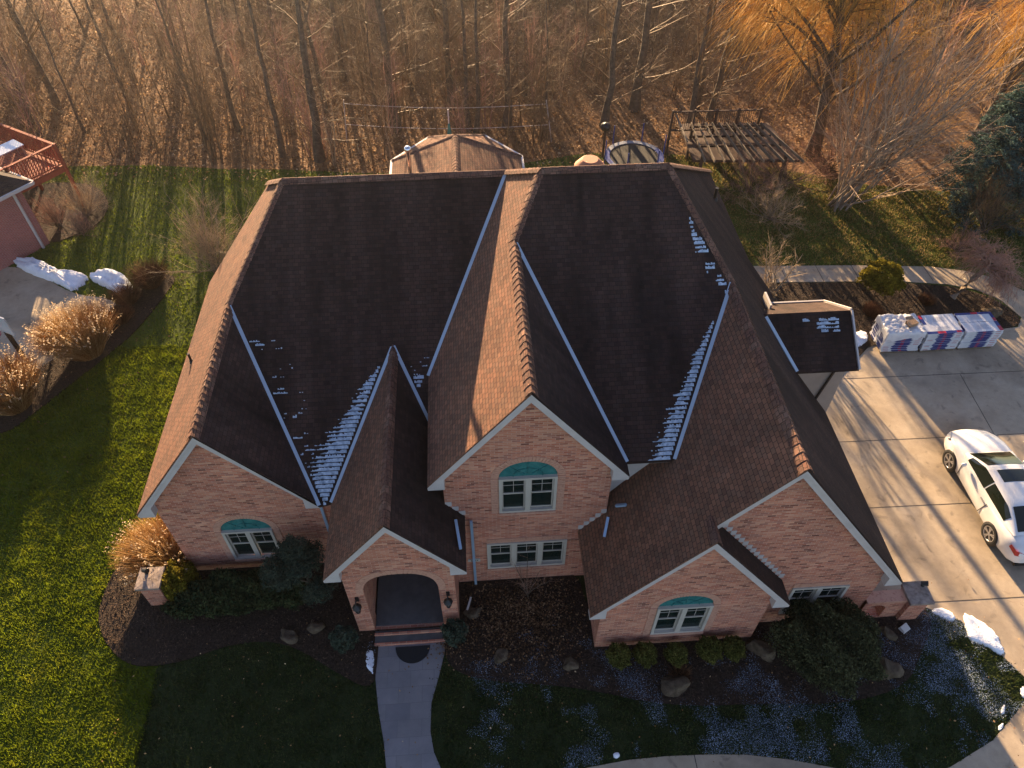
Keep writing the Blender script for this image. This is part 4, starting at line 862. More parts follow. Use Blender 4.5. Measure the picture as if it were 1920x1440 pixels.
# ------------------------------------------------------------------ shrubs
def shrub(name, loc, rad, n, size, mat, label, group=None, cz=None, core=None, cat_='shrub', extra=None, aspect=.6):
    cz = rad[2] * .85 if cz is None else cz; VF = [leaves(n, (0, 0, cz), rad, size, shell=.72, aspect=aspect)]
    if extra:
        for e in extra: VF.append(leaves(int(n * e[4]), (e[0], e[1], e[2]), tuple(q * e[3] for q in rad), size, shell=.6, aspect=aspect))
    t = empty(name, loc, label, cat_, group); V, F = join(*VF); np_mesh('foliage', V, F, M[mat], t)
    P = np.zeros((1, 4, 3)); P[0, :, 2] = np.linspace(0, cz, 4); tr = (P, np.full((1, 4), .03)); b = grow(*tr, 16, rad[2] * .9, .7, .012, 3, .05, .3, .2); V, F = tubes([tr, b], 4); np_mesh('stems', V, F, M['bark'], t)
    return t
for i, (x, k, lab) in enumerate(((3.36, 1.0, 'leftmost of the five small clipped bushes below the arched window'), (4.07, .95, 'second from left of the five small clipped bushes'), (4.9, .92, 'middle one of the five small clipped bushes'), (5.8, 1.05, 'second from right of the five small clipped bushes'), (6.45, .97, 'rightmost of the five small clipped bushes below the arched window'))):
    shrub('clipped_bush', (x, 7.84 - .05 * (i == 2), .03), (.33 * k, .33 * k, .42 * k), 5200, .026, 'boxwood', lab, 'five small clipped bushes under the garage bump window')
shrub('round_shrub', (8.75, 7.55, .03), (1.36, 1.2, 1.1), 42000, .030, 'boxdark', 'very big round dark clipped evergreen shrub in front of the right gable', cz=.85)
shrub('porch_shrub', (-3.95, 8.75, .03), (.36, .34, .5), 3000, .035, 'pine', 'small upright dark shrub at the left foot of the porch', 'pair of shrubs beside the porch')
shrub('porch_shrub', (-.98, 8.75, .03), (.34, .34, .5), 3000, .035, 'pine', 'small upright dark shrub at the right foot of the porch', 'pair of shrubs beside the porch')
shrub('evergreen_hedge', (-7.0, 10.35, .03), (1.45, .62, .55), 22000, .042, 'evergreen', 'low spreading dark evergreen hedge under the left arched window', extra=[(1.3, -.1, .35, .7, .5), (-.9, -.2, .4, .75, .5)], cat_='hedge')
shrub('golden_shrub', (-8.75, 10.75, .03), (.5, .55, .62), 6000, .04, 'yellowgreen', 'yellow-green leafy shrub between the left pillar and the house corner')
shrub('round_shrub', (16.15, 22.0, .05), (.82, .74, .80), 15000, .04, 'yellowgreen', 'yellow-green clipped round bush beside the curved rear path', cz=.72)
def pine(loc, label):
    t = empty('small_pine', loc, label, 'tree'); P, Rr = trunk_line(2.5, .06, (-.04, 0), 6, .15, .4); br = grow(P, Rr, 9, .7, .85, .03, 4, .25, .25, .2); V, F = tubes([(P, Rr), br], 6); np_mesh('trunk', V, F, M['bark'], t)
    VF = [leaves(1500, tuple(br[0][i, -1]), (.40, .40, .26), .05, shell=.4, aspect=.2) for i in range(9)] + [leaves(2400, (.1, 0, 2.0), (.48, .45, .5), .05, shell=.4, aspect=.2), leaves(2200, (-.2, .05, 2.55), (.4, .4, .4), .05, shell=.4, aspect=.2), leaves(1600, (-.35, .05, 1.5), (.4, .4, .3), .05, shell=.4, aspect=.2)]
    V, F = join(*VF); np_mesh('needles', V, F, M['pine'], t); return t
pine((-4.85, 10.3, .03), 'small tiered dark pine between the left window and the porch')
def tuft(name, loc, r, h, n, mat, label, group=None, plume=0, wind=(0, 0), wd=.022):
    t = empty(name, loc, label, 'ornamental grass', group); a = rng.random(n) * 2 * np.pi; q = np.sqrt(rng.random(n)) * r * .45
    P = np.stack([q * np.cos(a), q * np.sin(a), 0 * a], 1); lean = np.stack([np.cos(a), np.sin(a), 0 * a], 1) * (q / r * 1.1 + .08 * rng.random(n))[:, None] + np.array([*wind, 0]) + rng.normal(size=(n, 3)) * .10; lean[:, 2] = 1
    L3 = np.zeros((n, 4, 3)); L3[:, 0] = P; d = unit(lean); hh = h * rng.uniform(.65, 1.1, n)
    for j in range(1, 4): d = unit(d + lean * np.array([.12, .12, 0]) + np.array([*wind, 0]) * .12 - np.array([0, 0, .06 * j])); L3[:, j] = L3[:, j - 1] + d * (hh / 3)[:, None]
    V, F = tubes([(L3, np.full((n, 4), wd * .24) * np.array([1, .9, .7, .25]))], 3); np_mesh('stalks', V, F, M[mat], t)
    if plume:
        k = rng.integers(0, n, plume); e = L3[k, -1]; dd = unit(L3[k, -1] - L3[k, -2]); m = 9
        PP = (e[:, None] + dd[:, None] * np.linspace(-.12, .2, m)[None, :, None] + rng.normal(size=(plume, m, 3)) * .022).reshape(-1, 3)
        V, F = quads(PP, .032, unit(rng.normal(size=(len(PP), 3))), .35); np_mesh('plumes', V, F, M['plume'], t)
    return t
M['plume'] = tri_attr_mat('grass_plume', [(.45, .32, .18), (.62, .47, .3), (.75, .62, .45)], .4, scale=2)
tuft('ornamental_grass', (-14.45, 20.8, .04), 1.12, 1.7, 6500, 'drygrass', 'tall feathery golden grass clump at the corner of the neighbour driveway', 'golden grass clumps by the neighbour drive', 420, (-.18, .12))
tuft('ornamental_grass', (-16.2, 18.3, .04), 1.12, 1.65, 6000, 'drygrass', 'tall golden grass clump cut by the left picture edge under the hoop pole', 'golden grass clumps by the neighbour drive', 360, (-.16, .12))
tuft('ornamental_grass', (-9.35, 11.75, .03), 1.05, 1.25, 6500, 'drygrass', 'pale golden grass clump at the left front corner of the house', None, 120, (-.1, 0))
tuft('brown_shrub', (-13.1, 24.6, .03), .75, 1.0, 1400, 'drybush', 'tall rust-brown shrub at the far end of the neighbour bed', 'rust-brown shrubs in the neighbour bed', 0)
tuft('brown_shrub', (-13.75, 23.6, .03), .62, .75, 1200, 'drybush', 'rust-brown shrub touching the round snow heap', 'rust-brown shrubs in the neighbour bed', 0)
tuft('brown_shrub', (-13.7, 22.5, .03), .55, .6, 1000, 'drybush', 'low dark brown shrub right behind the tall golden grass', 'rust-brown shrubs in the neighbour bed', 0)
tuft('brown_clump', (15.6, 20.9, .05), .62, .35, 900, 'drybush', 'low brown perennial clump in front of the yellow-green bush', 'cut-back brown clumps in the island bed', 0)
tuft('brown_clump', (18.0, 21.4, .05), .5, .3, 600, 'drybush', 'low brown perennial clump left of the weeping tree trunk', 'cut-back brown clumps in the island bed', 0)
tuft('brown_clump', (13.3, 20.2, .05), .6, .5, 800, 'drybush', 'low brown perennial clump behind the bump roof corner', 'cut-back brown clumps in the island bed', 0)
tuft('brown_clump', (4.95, 7.35, .05), .42, .3, 420, 'drybush', 'dead brown perennial tuft between the middle clipped bush and the broad boulder', None, 0)
# twiggy bushes and specimen trees
def twig_bush(name, loc, n, h, spread, mat, label, group=None, r=.02, cat_='shrub', curve=.3, bend=0.0, up=1.0, n2=9, sub=5):
    t = empty(name, loc, label, cat_, group); P = np.zeros((n, 5, 3)); P[:, 0] = rng.normal(size=(n, 3)) * np.array([.08, .08, 0]) * h * .4; d = unit(rng.normal(size=(n, 3)) * spread + np.array([bend, 0, up])); ln = h * rng.uniform(.7, 1.15, n)
    for j in range(1, 5): d = unit(d + rng.normal(size=(n, 3)) * .09 + np.array([0, 0, curve * .25])); P[:, j] = P[:, j - 1] + d * (ln / 4)[:, None]
    A = (P, np.full((n, 5), r) * np.linspace(1, .35, 5)); b = grow(*A, n2, h * .34, .5, r * .4, 4, .2, .15, curve); c = grow(*b, sub, h * .15, .5, r * .22, 3, .2, .05, .1)
    V, F = tubes([A], 5); np_mesh('stems', V, F, M['bark' if mat not in ('twig_pale', 'twig_vase') else 'bark_p'], t, True); V, F = tubes([b, c], 3); np_mesh('twigs', V, F, M[mat], t); return t
for (x, y, h, lab) in ((-17.3, 29.6, 1.5, 'tall brown brush under the red deck corner'), (-18.2, 28.9, 1.2, 'brown brush against the neighbour house wall'), (-17.0, 28.3, .8, 'low brown brush at the neighbour house downspout')):
    twig_bush('brown_brush', (x, y, .03), 40, h * 1.2, .6, 'twig_red' if h < 1.3 else 'twig_pale', lab, 'brown brush beside the neighbour house', r=.014, n2=9, sub=5)
twig_bush('bare_shrub', (1.15, 9.9, .03), 7, 1.5, .35, 'twig_red', 'leafless shrub in front of the lower centre windows', n2=6, sub=4, r=.014)
twig_bush('bare_shrub', (12.0, 22.3, .03), 9, 2.4, .5, 'twig_pale', 'leafless light-barked shrub behind the bump roof by the rear path', r=.035)
twig_bush('bare_shrub', (-10.6, 25.4, 0), 34, 3.3, .5, 'twig_pale', 'large bare feathery shrub on the lawn beside the left roof edge', r=.02, n2=11, sub=6)
for (x, y, h, lab) in ((13.2, 29.6, 2.0, 'tangled reddish bare shrub right behind the roof corner'), (15.1, 30.2, 2.1, 'tangled reddish bare shrub in front of the pergola'), (13.6, 27.4, 1.7, 'low straw-coloured bare shrub nearest the right roof edge'), (17.6, 31.2, 2.0, 'tangled reddish bare shrub behind the multi-stem tree'), (20.9, 24.6, 1.0, 'low brown twiggy shrub on the back lawn behind the weeping tree')):
    twig_bush('bare_shrub', (x, y, 0), 28, h * 1.05, .85, 'twig_pale' if 'straw' in lab else 'twig_red', lab, 'bare shrubs at the back of the yard', r=.02, up=.6, n2=10, sub=6)
twig_bush('vase_tree', (16.85, 28.2, 0), 26, 8.2, .30, 'twig_vase', 'tall multi-stem bare tree with pale upswept branches leaning right', cat_='tree', r=.048, bend=.24, curve=.3, n2=14, sub=6)
twig_bush('bare_shrub', (22.6, 25.9, 0), 26, 2.8, .4, 'twig', 'dense brown bare shrub in front of the blue spruce', r=.022, n2=10, sub=6)
for (x, y, h, lab) in ((20.2, 31.6, 5.2, 'brown bare thicket tree right of the multi-stem tree'),):
    twig_bush('thicket_tree', (x, y, 0), 20, h, .3, 'twig_gold', lab, 'golden-brown thicket at the right wood edge', cat_='tree', r=.03, n2=14, sub=8)
def willow(loc, h, label, nb=30, lean=(.02, 0)):
    t = empty('willow', loc, label, 'tree'); P, Rr = trunk_line(h, .3, lean, 9, .2, .3); V, F = tubes([(P, Rr)], 9)
    b1 = grow(P, Rr, nb, h * .38, .6, .09, 6, .22, .35, .1); b2 = grow(*b1, 8, h * .14, .6, .03, 4, .2, .2, -.1); V2, F2 = tubes([b1, b2], 4); V, F = join((V, F), (V2, F2)); np_mesh('trunk', V, F, M['bark'], t, True)
    c = grow(*b2, 19, h * .2, .5, .013, 6, .15, -.1, -2.6, noise=.12); c[0][:, :, 0] -= (c[0][:, :1, 2] - c[0][:, :, 2]) * .35
    V, F = tubes([c], 3); np_mesh('crown', V, F, M['twig_gold'], t); return t
willow((17.2, 32.6, 0), 11.5, 'golden weeping willow behind the pergola with wind-blown hanging twigs', 40, (-.13, .03))
willow((27.5, 35.0, 0), 11, 'golden weeping willow at the far right of the wood edge', 22)
def weeping(loc, label):
    t = empty('weeping_tree', loc, label, 'tree'); P = np.array([[[0, 0, 0], [.25, .03, .45], [.42, .05, .9], [.7, .05, 1.35], [.85, .05, 1.7]]]); Rr = np.array([[.15, .12, .11, .10, .07]]); V, F = tubes([(P, Rr)], 10); np_mesh('trunk', V, F, M['bark_p'], t, True)
    b1 = grow(P, Rr, 22, 1.7, .85, .045, 6, .72, .32, -.35, noise=.2); b2 = grow(*b1, 12, 1.0, .6, .014, 5, .1, .1, -1.4, noise=.22); b3 = grow(*b2, 7, .5, .5, .006, 4, .15, -.1, -1.6, noise=.2); V, F = tubes([b1, b2, b3], 3); np_mesh('crown', V, F, M['twig_red'], t); return t
weeping((19.2, 21.6, .05), 'small umbrella-shaped weeping tree in the island bed behind the pallets')
def spruce(loc, h, label):
    t = empty('blue_spruce', loc, label, 'tree'); P, Rr = trunk_line(h, .13, (0, 0), 8, .02, .2); V, F = tubes([(P, Rr)], 8); np_mesh('trunk', V, F, M['bark'], t, True); VV = []
    n = 150; z = .35 + (h - .5) * rng.random(n) ** 1.25; a = rng.random(n) * 6.283; L_ = (1 - z / h) * h * .36 + .15
    k = 6; P = np.zeros((n, k, 3)); P[:, 0, 2] = z
    for j in range(1, k): f = j / (k - 1); P[:, j, 0] = np.cos(a) * L_ * f; P[:, j, 1] = np.sin(a) * L_ * f; P[:, j, 2] = z - L_ * .28 * np.sin(f * 2.2) + .12 * L_ * f * f
    br = (P, np.full((n, k), .02)); b2 = grow(*br, 10, .45, .7, .008, 3, .15, 0, -.1); V, F = tubes([br, b2], 3); np_mesh('branches', V, F, M['bark'], t)
    pts = np.concatenate([b2[0].reshape(-1, 3), (b2[0][:, :-1] * .5 + b2[0][:, 1:] * .5).reshape(-1, 3), P[:, 2:].reshape(-1, 3)]); pts = np.repeat(pts, 6, 0) + rng.normal(size=(len(pts) * 6, 3)) * .06
    V, F = quads(pts, .075, unit(rng.normal(size=(len(pts), 3)) + np.array([0, 0, .5])), .25); np_mesh('needles', V, F, M['spruce'], t); return t
spruce((23.2, 27.6, 0), 7.6, 'blue-green spruce at the right edge of the back yard')
# ------------------------------------------------------------------ gate pillars, garden wall, porch things
def pillar(x, y, label):
    t = empty('brick_pillar', (x, y, 0), label, 'pillar', 'brick pillars at the front corners'); mb = MB(); mb.box((0, 0, .5), (.52, .52, 1.0)); mb.box((0, 0, 1.03), (.58, .58, .075)); mb.build('shaft', M['brick'], t)
    mb = MB(); q = .33; mb.mesh([(-q, -q, 1.07), (q, -q, 1.07), (q, q, 1.07), (-q, q, 1.07), (-q, -q, 1.16), (q, -q, 1.16), (q, q, 1.16), (-q, q, 1.16), (0, 0, 1.19)], [(3, 2, 1, 0), (0, 1, 5, 4), (1, 2, 6, 5), (2, 3, 7, 6), (3, 0, 4, 7), (4, 5, 8), (5, 6, 8), (6, 7, 8), (7, 4, 8)]); mb.build('cap', M['cap'], t); return t
pillar(-9.28, 10.58, 'brick pillar with a pale stone cap in the left front bed'); pillar(11.62, 8.74, 'brick pillar with a stone cap joined to the garage wall by the driveway')
def spot(x, y, label):
    t = empty('pillar_light', (x, y, 1.185), label, 'light', 'small lights on the pillar caps'); mb = MB(); mb.lathe((0, 0, 0), [(.05, -.02), (.05, .03), (.02, .04), (.02, .09)], 10); mb.build('base', M['black'], t)
    mb = MB(); mb.tube([(-.08, .03, .10), (.08, -.03, .16)], [.05, .075], 10); mb.build('lamp_head', M['black'], t); return t
spot(-9.38, 10.72, 'small dark light fitting on the left pillar cap'); spot(11.82, 8.92, 'small dark light fitting on the right pillar cap by the driveway')
mb = MB(); x0, x1, y = gx1 + .002, 11.35, 8.74
wall_xz(mb, [(x0, 0), (x1, 0), (x1, 1.0), (x0, 1.0)], [[(10.36, .1), (10.86, .1)] + arch_pts(10.61, .25, .55, .25, 10)], y - .14, .28)
A_ = MB(); wall_xz(A_, [(x0, 0), (x1, 0), (x1, 1.0), (x0, 1.0)], [[(10.36, .1), (10.86, .1)] + arch_pts(10.61, .25, .55, .25, 10)], y + .14, 0)
mb.mesh(A_.v, [f[::-1] for f in A_.f]); gw = empty('garden_wall', (10.7, y, 0), 'low brick wall with an arched opening between the garage corner and the right pillar', 'wall'); adopt(mb.build('wall_face', M['brick']), gw)
mb = MB(); mb.box(((x0 + x1) / 2, y, 1.03), (x1 - x0 - .01, .34, .06)); adopt(mb.build('coping', M['soldier']), gw)
mb = MB(); mb.mesh([(-.14, -.1, 0), (.14, -.1, 0), (.14, .1, 0), (-.14, .1, 0), (-.12, -.08, .05), (.12, -.08, .05), (.12, .08, .11), (-.12, .08, .11)], [(3, 2, 1, 0), (4, 5, 6, 7), (0, 1, 5, 4), (1, 2, 6, 5), (2, 3, 7, 6), (3, 0, 4, 7)])
put(tag(mb.build('splash_block', M['white']), 'small white splash block on the ground in front of the right pillar', 'splash block'), (11.45, 8.22, .06), .5)
mb = MB(); mb.bar((-.62, 9.55, .12), (-.5, 9.9, .2), .05, .05); tag(mb.build('drain_pipe', M['white']), 'short white drain pipe lying in the bed right of the porch', 'pipe')
def lantern(x, label):
    t = empty('wall_lantern', (x, WP, 1.62), label, 'lantern', 'pair of lanterns on the porch front'); mb = MB(); mb.box((0, -.015, .34), (.09, .03, .2)); mb.tube([(0, -.02, .4), (0, -.1, .5), (0, -.2, .46), (0, -.2, .36)], .014, 6); mb.build('bracket', M['black'], t)
    mb = MB(); mb.lathe((0, -.2, 0), [(.02, -.06), (.055, 0), (.05, .01)], 8, 0, False); mb.lathe((0, -.2, .26), [(.125, 0), (.1, .03), (.03, .1), (.01, .13)], 8, 0, False)
    for k in range(6): q = k * math.pi / 3; mb.bar((.055 * math.cos(q), -.2 + .055 * math.sin(q), 0), (.105 * math.cos(q), -.2 + .105 * math.sin(q), .265), .014, .014)
    mb.build('cage', M['black'], t); mb = MB(); mb.lathe((0, -.2, .005), [(.045, 0), (.09, .25)], 8, 0, False); mb.build('glass', glass_mat('lantern_glass', (.09, .09, .09), .2), t); return t
lantern(-3.39, 'black lantern on the brick left of the porch arch'); lantern(-1.05, 'black lantern on the brick right of the porch arch')
mb = MB(); mb.slab([(-2.13 + .47 * math.cos(q), 8.64 - .47 * math.sin(q), .052) for q in [math.pi * i / 20 for i in range(21)]], .02); mt = mb.build('doormat', noisy('mat_fibre', [(.008, .009, .011), (.03, .033, .038)], 60, .95, .8, 120)); tag(mt, 'dark half-round doormat at the foot of the porch step', 'doormat')
# ------------------------------------------------------------------ car
M['car'] = plain('white_car_paint', (.78, .77, .75), .22, 0, .6); M['tyre'] = plain('tyre', (.018, .018, .018), .85); M['rim'] = plain('rim', (.52, .52, .54), .3, .8)
M['red'] = plain('red_lens', (.45, .012, .015), .15, 0, .6); M['lens'] = plain('clear_lens', (.55, .57, .6), .12, .2, .6); M['carglass'] = glass_mat('car_glass', (.012, .016, .010), .04)
car = empty('parked_car', (16.0, 12.13, .025), 'white car with a dark sunroof parked on the driveway, nose to the back', 'car', rz=R(-1.0))
ST = [(-2.33, .62, .70, .74, .40), (-2.28, .74, .80, .85, .34), (-2.12, .84, .90, .985, .26), (-1.75, .90, .945, 1.03, .22), (-1.35, .915, .94, 1.02, .2), (-.9, .90, .92, 1.0, .2), (-.3, .895, .90, .98, .2), (.4, .895, .885, .97, .2), (.95, .90, .875, .965, .2), (1.35, .91, .855, .945, .2), (1.7, .89, .80, .885, .2), (2.0, .83, .72, .80, .22), (2.2, .73, .63, .71, .25), (2.32, .58, .53, .60, .30)]
V = []; prof = lambda w_, zb, zt, z0: [(w_ * .90, z0), (w_ * .985, z0 + .12), (w_, .5 * (z0 + zb) + .05), (w_ * .985, zb - .10), (w_ * .94, zb), (w_ * .84, zb + (zt - zb) * .45), (w_ * .62, zt - .015), (w_ * .3, zt), (0, zt + .004)]
rows = []
for yv, w_, zb, zt, z0 in ST:
    pr_ = prof(w_, zb, zt, z0); rows.append([(x, yv + (.10 * (1 - (x / .9) ** 2) * (1 if yv > 2 else (-.6 if yv < -2.2 else 0))), z) for x, z in pr_] + [(-x, yv + (.10 * (1 - (x / .9) ** 2) * (1 if yv > 2 else (-.6 if yv < -2.2 else 0))), z) for x, z in pr_[-2::-1]])
k = len(rows[0]); mb = MB(); V = [p for r_ in rows for p in r_]
mb.mesh(V, [(i * k + j, i * k + j + 1, (i + 1) * k + j + 1, (i + 1) * k + j) for i in range(len(rows) - 1) for j in range(k - 1)], 0, True); mb.face(rows[0]); mb.face(rows[-1][::-1])
body = mb.build('body', M['car'], car)
CST = [(1.22, .78, .952, .70, .955, .957), (.80, .83, .93, .635, 1.165, 1.185), (.40, .86, .915, .575, 1.33, 1.375), (.0, .865, .905, .585, 1.36, 1.402), (-.5, .865, .91, .58, 1.355, 1.40), (-.95, .86, .925, .55, 1.31, 1.355), (-1.4, .83, .955, .60, 1.15, 1.19), (-1.82, .76, 1.01, .68, 1.015, 1.03)]
def shell(yv, s, off=0.0):
    for a, b in zip(CST, CST[1:]):
        if b[0] <= yv <= a[0]: f = (a[0] - yv) / (a[0] - b[0]); _, hb, zb, ht, zt, zc = [p + (q - p) * f for p, q in zip(a, b)]; break
    sg = 1 if s >= 0 else -1; a = abs(s)
    if a < .5: t = a / .5; x = ht * t; z = zc + (zt - zc) * t * t; n = Vector((sg * .3 * t, 0, 1))
    else: t = (a - .5) / .5; x = ht + (hb - ht) * t + .035 * math.sin(math.pi * t); z = zt + (zb - zt) * t; n = Vector((sg * .8, 0, .5))
    return Vector((sg * x, yv, z)) + n.normalized() * off + Vector((0, off * (1 if yv > .4 else -1 if yv < -.95 else 0), 0))
def patch(name, ys, ss, mat, off, parent=car):
    mb = MB(); n, m_ = len(ys), len(ss); V = [shell(y, s, off) for y in ys for s in ss]; F = [(i * m_ + j, i * m_ + j + 1, (i + 1) * m_ + j + 1, (i + 1) * m_ + j) for i in range(n - 1) for j in range(m_ - 1)]
    mb.mesh(V, F, 0, True); return mb.build(name, mat, parent)
lin = lambda a, b, n: [a + (b - a) * i / (n - 1) for i in range(n)]
patch('roof', [1.22, 1.0, .8, .6, .40, .2, 0, -.25, -.5, -.72, -.95, -1.2, -1.4, -1.6, -1.82], lin(-1, 1, 25), M['car'], 0)
patch('windshield', [1.16, 1.0, .8, .6, .45], lin(-.475, .475, 9), M['carglass'], .007); patch('rear_window', [-1.02, -1.2, -1.4, -1.6, -1.72], lin(-.46, .46, 9), M['carglass'], .007); patch('sunroof', [.24, .0, -.22], lin(-.36, .36, 5), M['carglass'], .006)
for sg in (1, -1):
    patch('side_window', [.92, .8, .6, .40, .1, -.15], [sg * q for q in lin(.56, .9, 5)], M['carglass'], .006); patch('side_window', [-.19, -.5, -.8, -.95, -1.15, -1.3], [sg * q for q in lin(.57, .88, 5)], M['carglass'], .006)
    mb = MB(); mb.lathe((0, 0, 0), [(.0, .0), (.06, .02), (.075, .07), (.05, .13), (0, .15)], 10); m_ = mb.build('mirror', M['car'], car); m_.location = (sg * .90, .78, .95); m_.rotation_euler = (0, R(90 * sg), 0); m_.scale = (.9, .8, 1.2)
    mb = MB(); mb.box((sg * .905, -.42, .78), (.03, .19, .035)); mb.build('door_handle', M['rim'], car)
    for ya, yb in ((.86, .92), (-.52, -.62)): mb = MB(); mb.bar((sg * .894, yb, .84), (sg * .902, ya, .33), .012, .02); mb.build('door_seam', M['black'], car)
    mb = MB(); mb.mesh([(sg * .80, -2.20, .86), (sg * .85, -2.0, .9), (sg * .87, -1.98, .78), (sg * .80, -2.25, .70), (sg * .45, -2.36, .80), (sg * .45, -2.37, .70)], [(0, 1, 2, 3), (0, 3, 5, 4)]); o = mb.build('taillight', M['red'], car); o.scale = (1.015, 1.012, 1.0)
    mb = MB(); mb.mesh([(sg * .80, 1.92, .775), (sg * .62, 2.22, .70), (sg * .50, 2.30, .64), (sg * .70, 2.20, .58), (sg * .82, 2.02, .66)], [(0, 1, 2, 3, 4)]); o = mb.build('headlight', M['lens'], car); o.scale = (1.02, 1.012, 1.01)
    for yv in (1.38, -1.33):
        wh = empty('wheel', (sg * .80, yv, .325)); wh.parent = car; wh.rotation_euler = (0, R(90 * sg), 0)
        mb = MB(); mb.lathe((0, 0, 0), [(.37, -.1), (.37, .118), (.30, .119)], 28); mb.build('wheel_well', M['black'], wh)
        mb = MB(); mb.lathe((0, 0, 0), [(.24, .10), (.30, .128), (.325, .122), (.33, .0), (.33, -.1)], 28, 0, True, False); mb.build('tyre', M['tyre'], wh)
        mb = MB(); mb.lathe((0, 0, 0), [(.245, .128), (.225, .132), (.22, .12)], 28, 0, True, False); mb.lathe((0, 0, 0), [(.0, .128), (.05, .128), (.06, .118)], 12, 0, True, False)
        for q in range(5):
            for dd in (-.16, .16): a = q * 2 * math.pi / 5 + .3; mb.bar((.045 * math.cos(a), .045 * math.sin(a), .124), (.225 * math.cos(a + dd), .225 * math.sin(a + dd), .126), .034, .014)
        mb.build('rim', M['rim'], wh)
mb = MB(); mb.box((0, 2.44, .45), (.7, .02, .14)); mb.build('grille', M['black'], car); mb = MB(); mb.box((0, -2.405, .62), (.5, .012, .12)); mb.build('licence_plate', M['white'], car); mb = MB(); mb.box((.0, -2.3, .28), (1.3, .12, .12)); mb.build('bumper', M['black'], car)
# ------------------------------------------------------------------ shingle pallets
M['wrap'] = plain('white_wrapper', (.62, .63, .66), .35); M['navy'] = plain('navy_print', (.018, .035, .17), .35); M['redp'] = plain('red_print', (.42, .02, .045), .35); M['card'] = plain('cardboard', (.30, .19, .11), .8); M['greyp'] = plain('grey_print', (.38, .4, .46), .4)
def bundle():
    t = empty('shingle_bundle', (0, 0, 0)); mb = MB(); mb.box((0, 0, .046), (1.40, .50, .088)); mb.build('wrapper', M['wrap'], t)
    mb = MB(); hx, hy, z0, z1 = .70, .25, .006, .088
    for s in (-1, 1):                                   # slanted navy field on the long faces, ends wrapped
        y = s * (hy + .002); mb.mesh([(-.34, y, z0), (.26, y, z0), (.36, y, z1), (-.24, y, z1)], [(0, 1, 2, 3)] if s < 0 else [(3, 2, 1, 0)])
        x = s * (hx + .002); mb.mesh([(x, -.12, z0), (x, .16, z0), (x, .16, z1), (x, -.12, z1)], [(0, 1, 2, 3)] if s > 0 else [(3, 2, 1, 0)])
    mb.build('navy_label', M['navy'], t); mb = MB()
    for s in (-1, 1):
        y = s * (hy + .004); mb.mesh([(-.08, y, .02), (.04, y, .02), (.06, y, .06), (-.06, y, .06)], [(0, 1, 2, 3)] if s < 0 else [(3, 2, 1, 0)]); mb.mesh([(.42, y, .03), (.62, y, .03), (.62, y, .05), (.42, y, .05)], [(0, 1, 2, 3)] if s < 0 else [(3, 2, 1, 0)])
    mb.build('red_label', M['redp'], t); return t
def top_print(t, edge):
    mb = MB(); z = .0925
    for x0, x1, y0, y1 in edge[0]: mb.face([(x0, y0, z), (x1, y0, z), (x1, y1, z), (x0, y1, z)])
    mb.build('navy_border', M['navy'], t); mb = MB()
    for x0, x1, y0, y1 in edge[1]: mb.face([(x0, y0, z + .002), (x1, y0, z + .002), (x1, y1, z + .002), (x0, y1, z + .002)])
    mb.build('red_border', M['redp'], t); mb = MB()
    for i in range(5): mb.face([(-.25 + .02 * i, -.12 + .05 * i, z), (.28 - .05 * (i % 3), -.12 + .05 * i, z), (.28 - .05 * (i % 3), -.10 + .05 * i, z), (-.25 + .02 * i, -.10 + .05 * i, z)])
    mb.build('grey_print', M['greyp'], t)
bproto = bundle(); first = True
for si, (x, y, sx, rz, nm) in enumerate(((15.70, 19.22, 1.0, R(-1.5), 'left plastic-covered'), (17.18, 19.20, .97, R(1), 'middle'), (18.66, 19.22, 1.0, R(0.5), 'right'))):
    pt = empty('wooden_pallet', (x, y, .025), f'low wooden pallet under the {nm} stack of shingle bundles', 'pallet', 'pallets of roofing shingles', rz); mb = MB()
    for yy in (-.44, 0, .44): mb.box((0, yy, .05), (1.3, .09, .08))
    mb.build('runner', M['wood_g'], pt); mb = MB()
    for xx in (-.6, -.3, 0, .3, .6): mb.box((xx, 0, .1), (.12, 1.0, .018))
    mb.build('deck_board', M['wood_g'], pt)
    nl = 9
    for j in range(nl):
        for h_ in (-1, 1):
            o = bproto if first else copy_tree(bproto); first = False; c, s = math.cos(rz), math.sin(rz); ly = h_ * .253 + random.uniform(-.012, .012); lx = random.uniform(-.025, .025)
            put(o, (x + c * lx - s * ly, y + s * lx + c * ly, .138 + j * .0935), rz + random.uniform(-.008, .008) + (math.pi if random.random() < .3 else 0), (sx, 1, 1)); side_ = 'front' if h_ < 0 else 'back'
            lab = f'{side_} shingle bundle on top of the {nm} stack' if j == nl - 1 else f'white and navy wrapped shingle bundle in the lower layers of the {nm} stack'
            tag(o, lab, 'bundle', f'wrapped shingle bundles of the {nm} stack')
            if j == nl - 1 and si:
                o.rotation_euler.z = rz; e = ([(-.7, -.56, -.25, .25)], [(-.7, -.58, .05, .25)]) if si == 1 else ([(-.7, .7, .14, .25), (.58, .7, -.25, .14)], [(-.1, .15, .15, .25), (.58, .7, -.25, -.08)])
                if si == 1 and h_ < 0: e = ([(-.7, .7, -.25, -.12)], [(-.3, .02, -.25, -.13), (.45, .62, -.25, -.14)])
                if si == 2 and h_ < 0: e = ([(.56, .7, -.25, .25)], [(.56, .7, -.25, .0)])
                top_print(o, e)
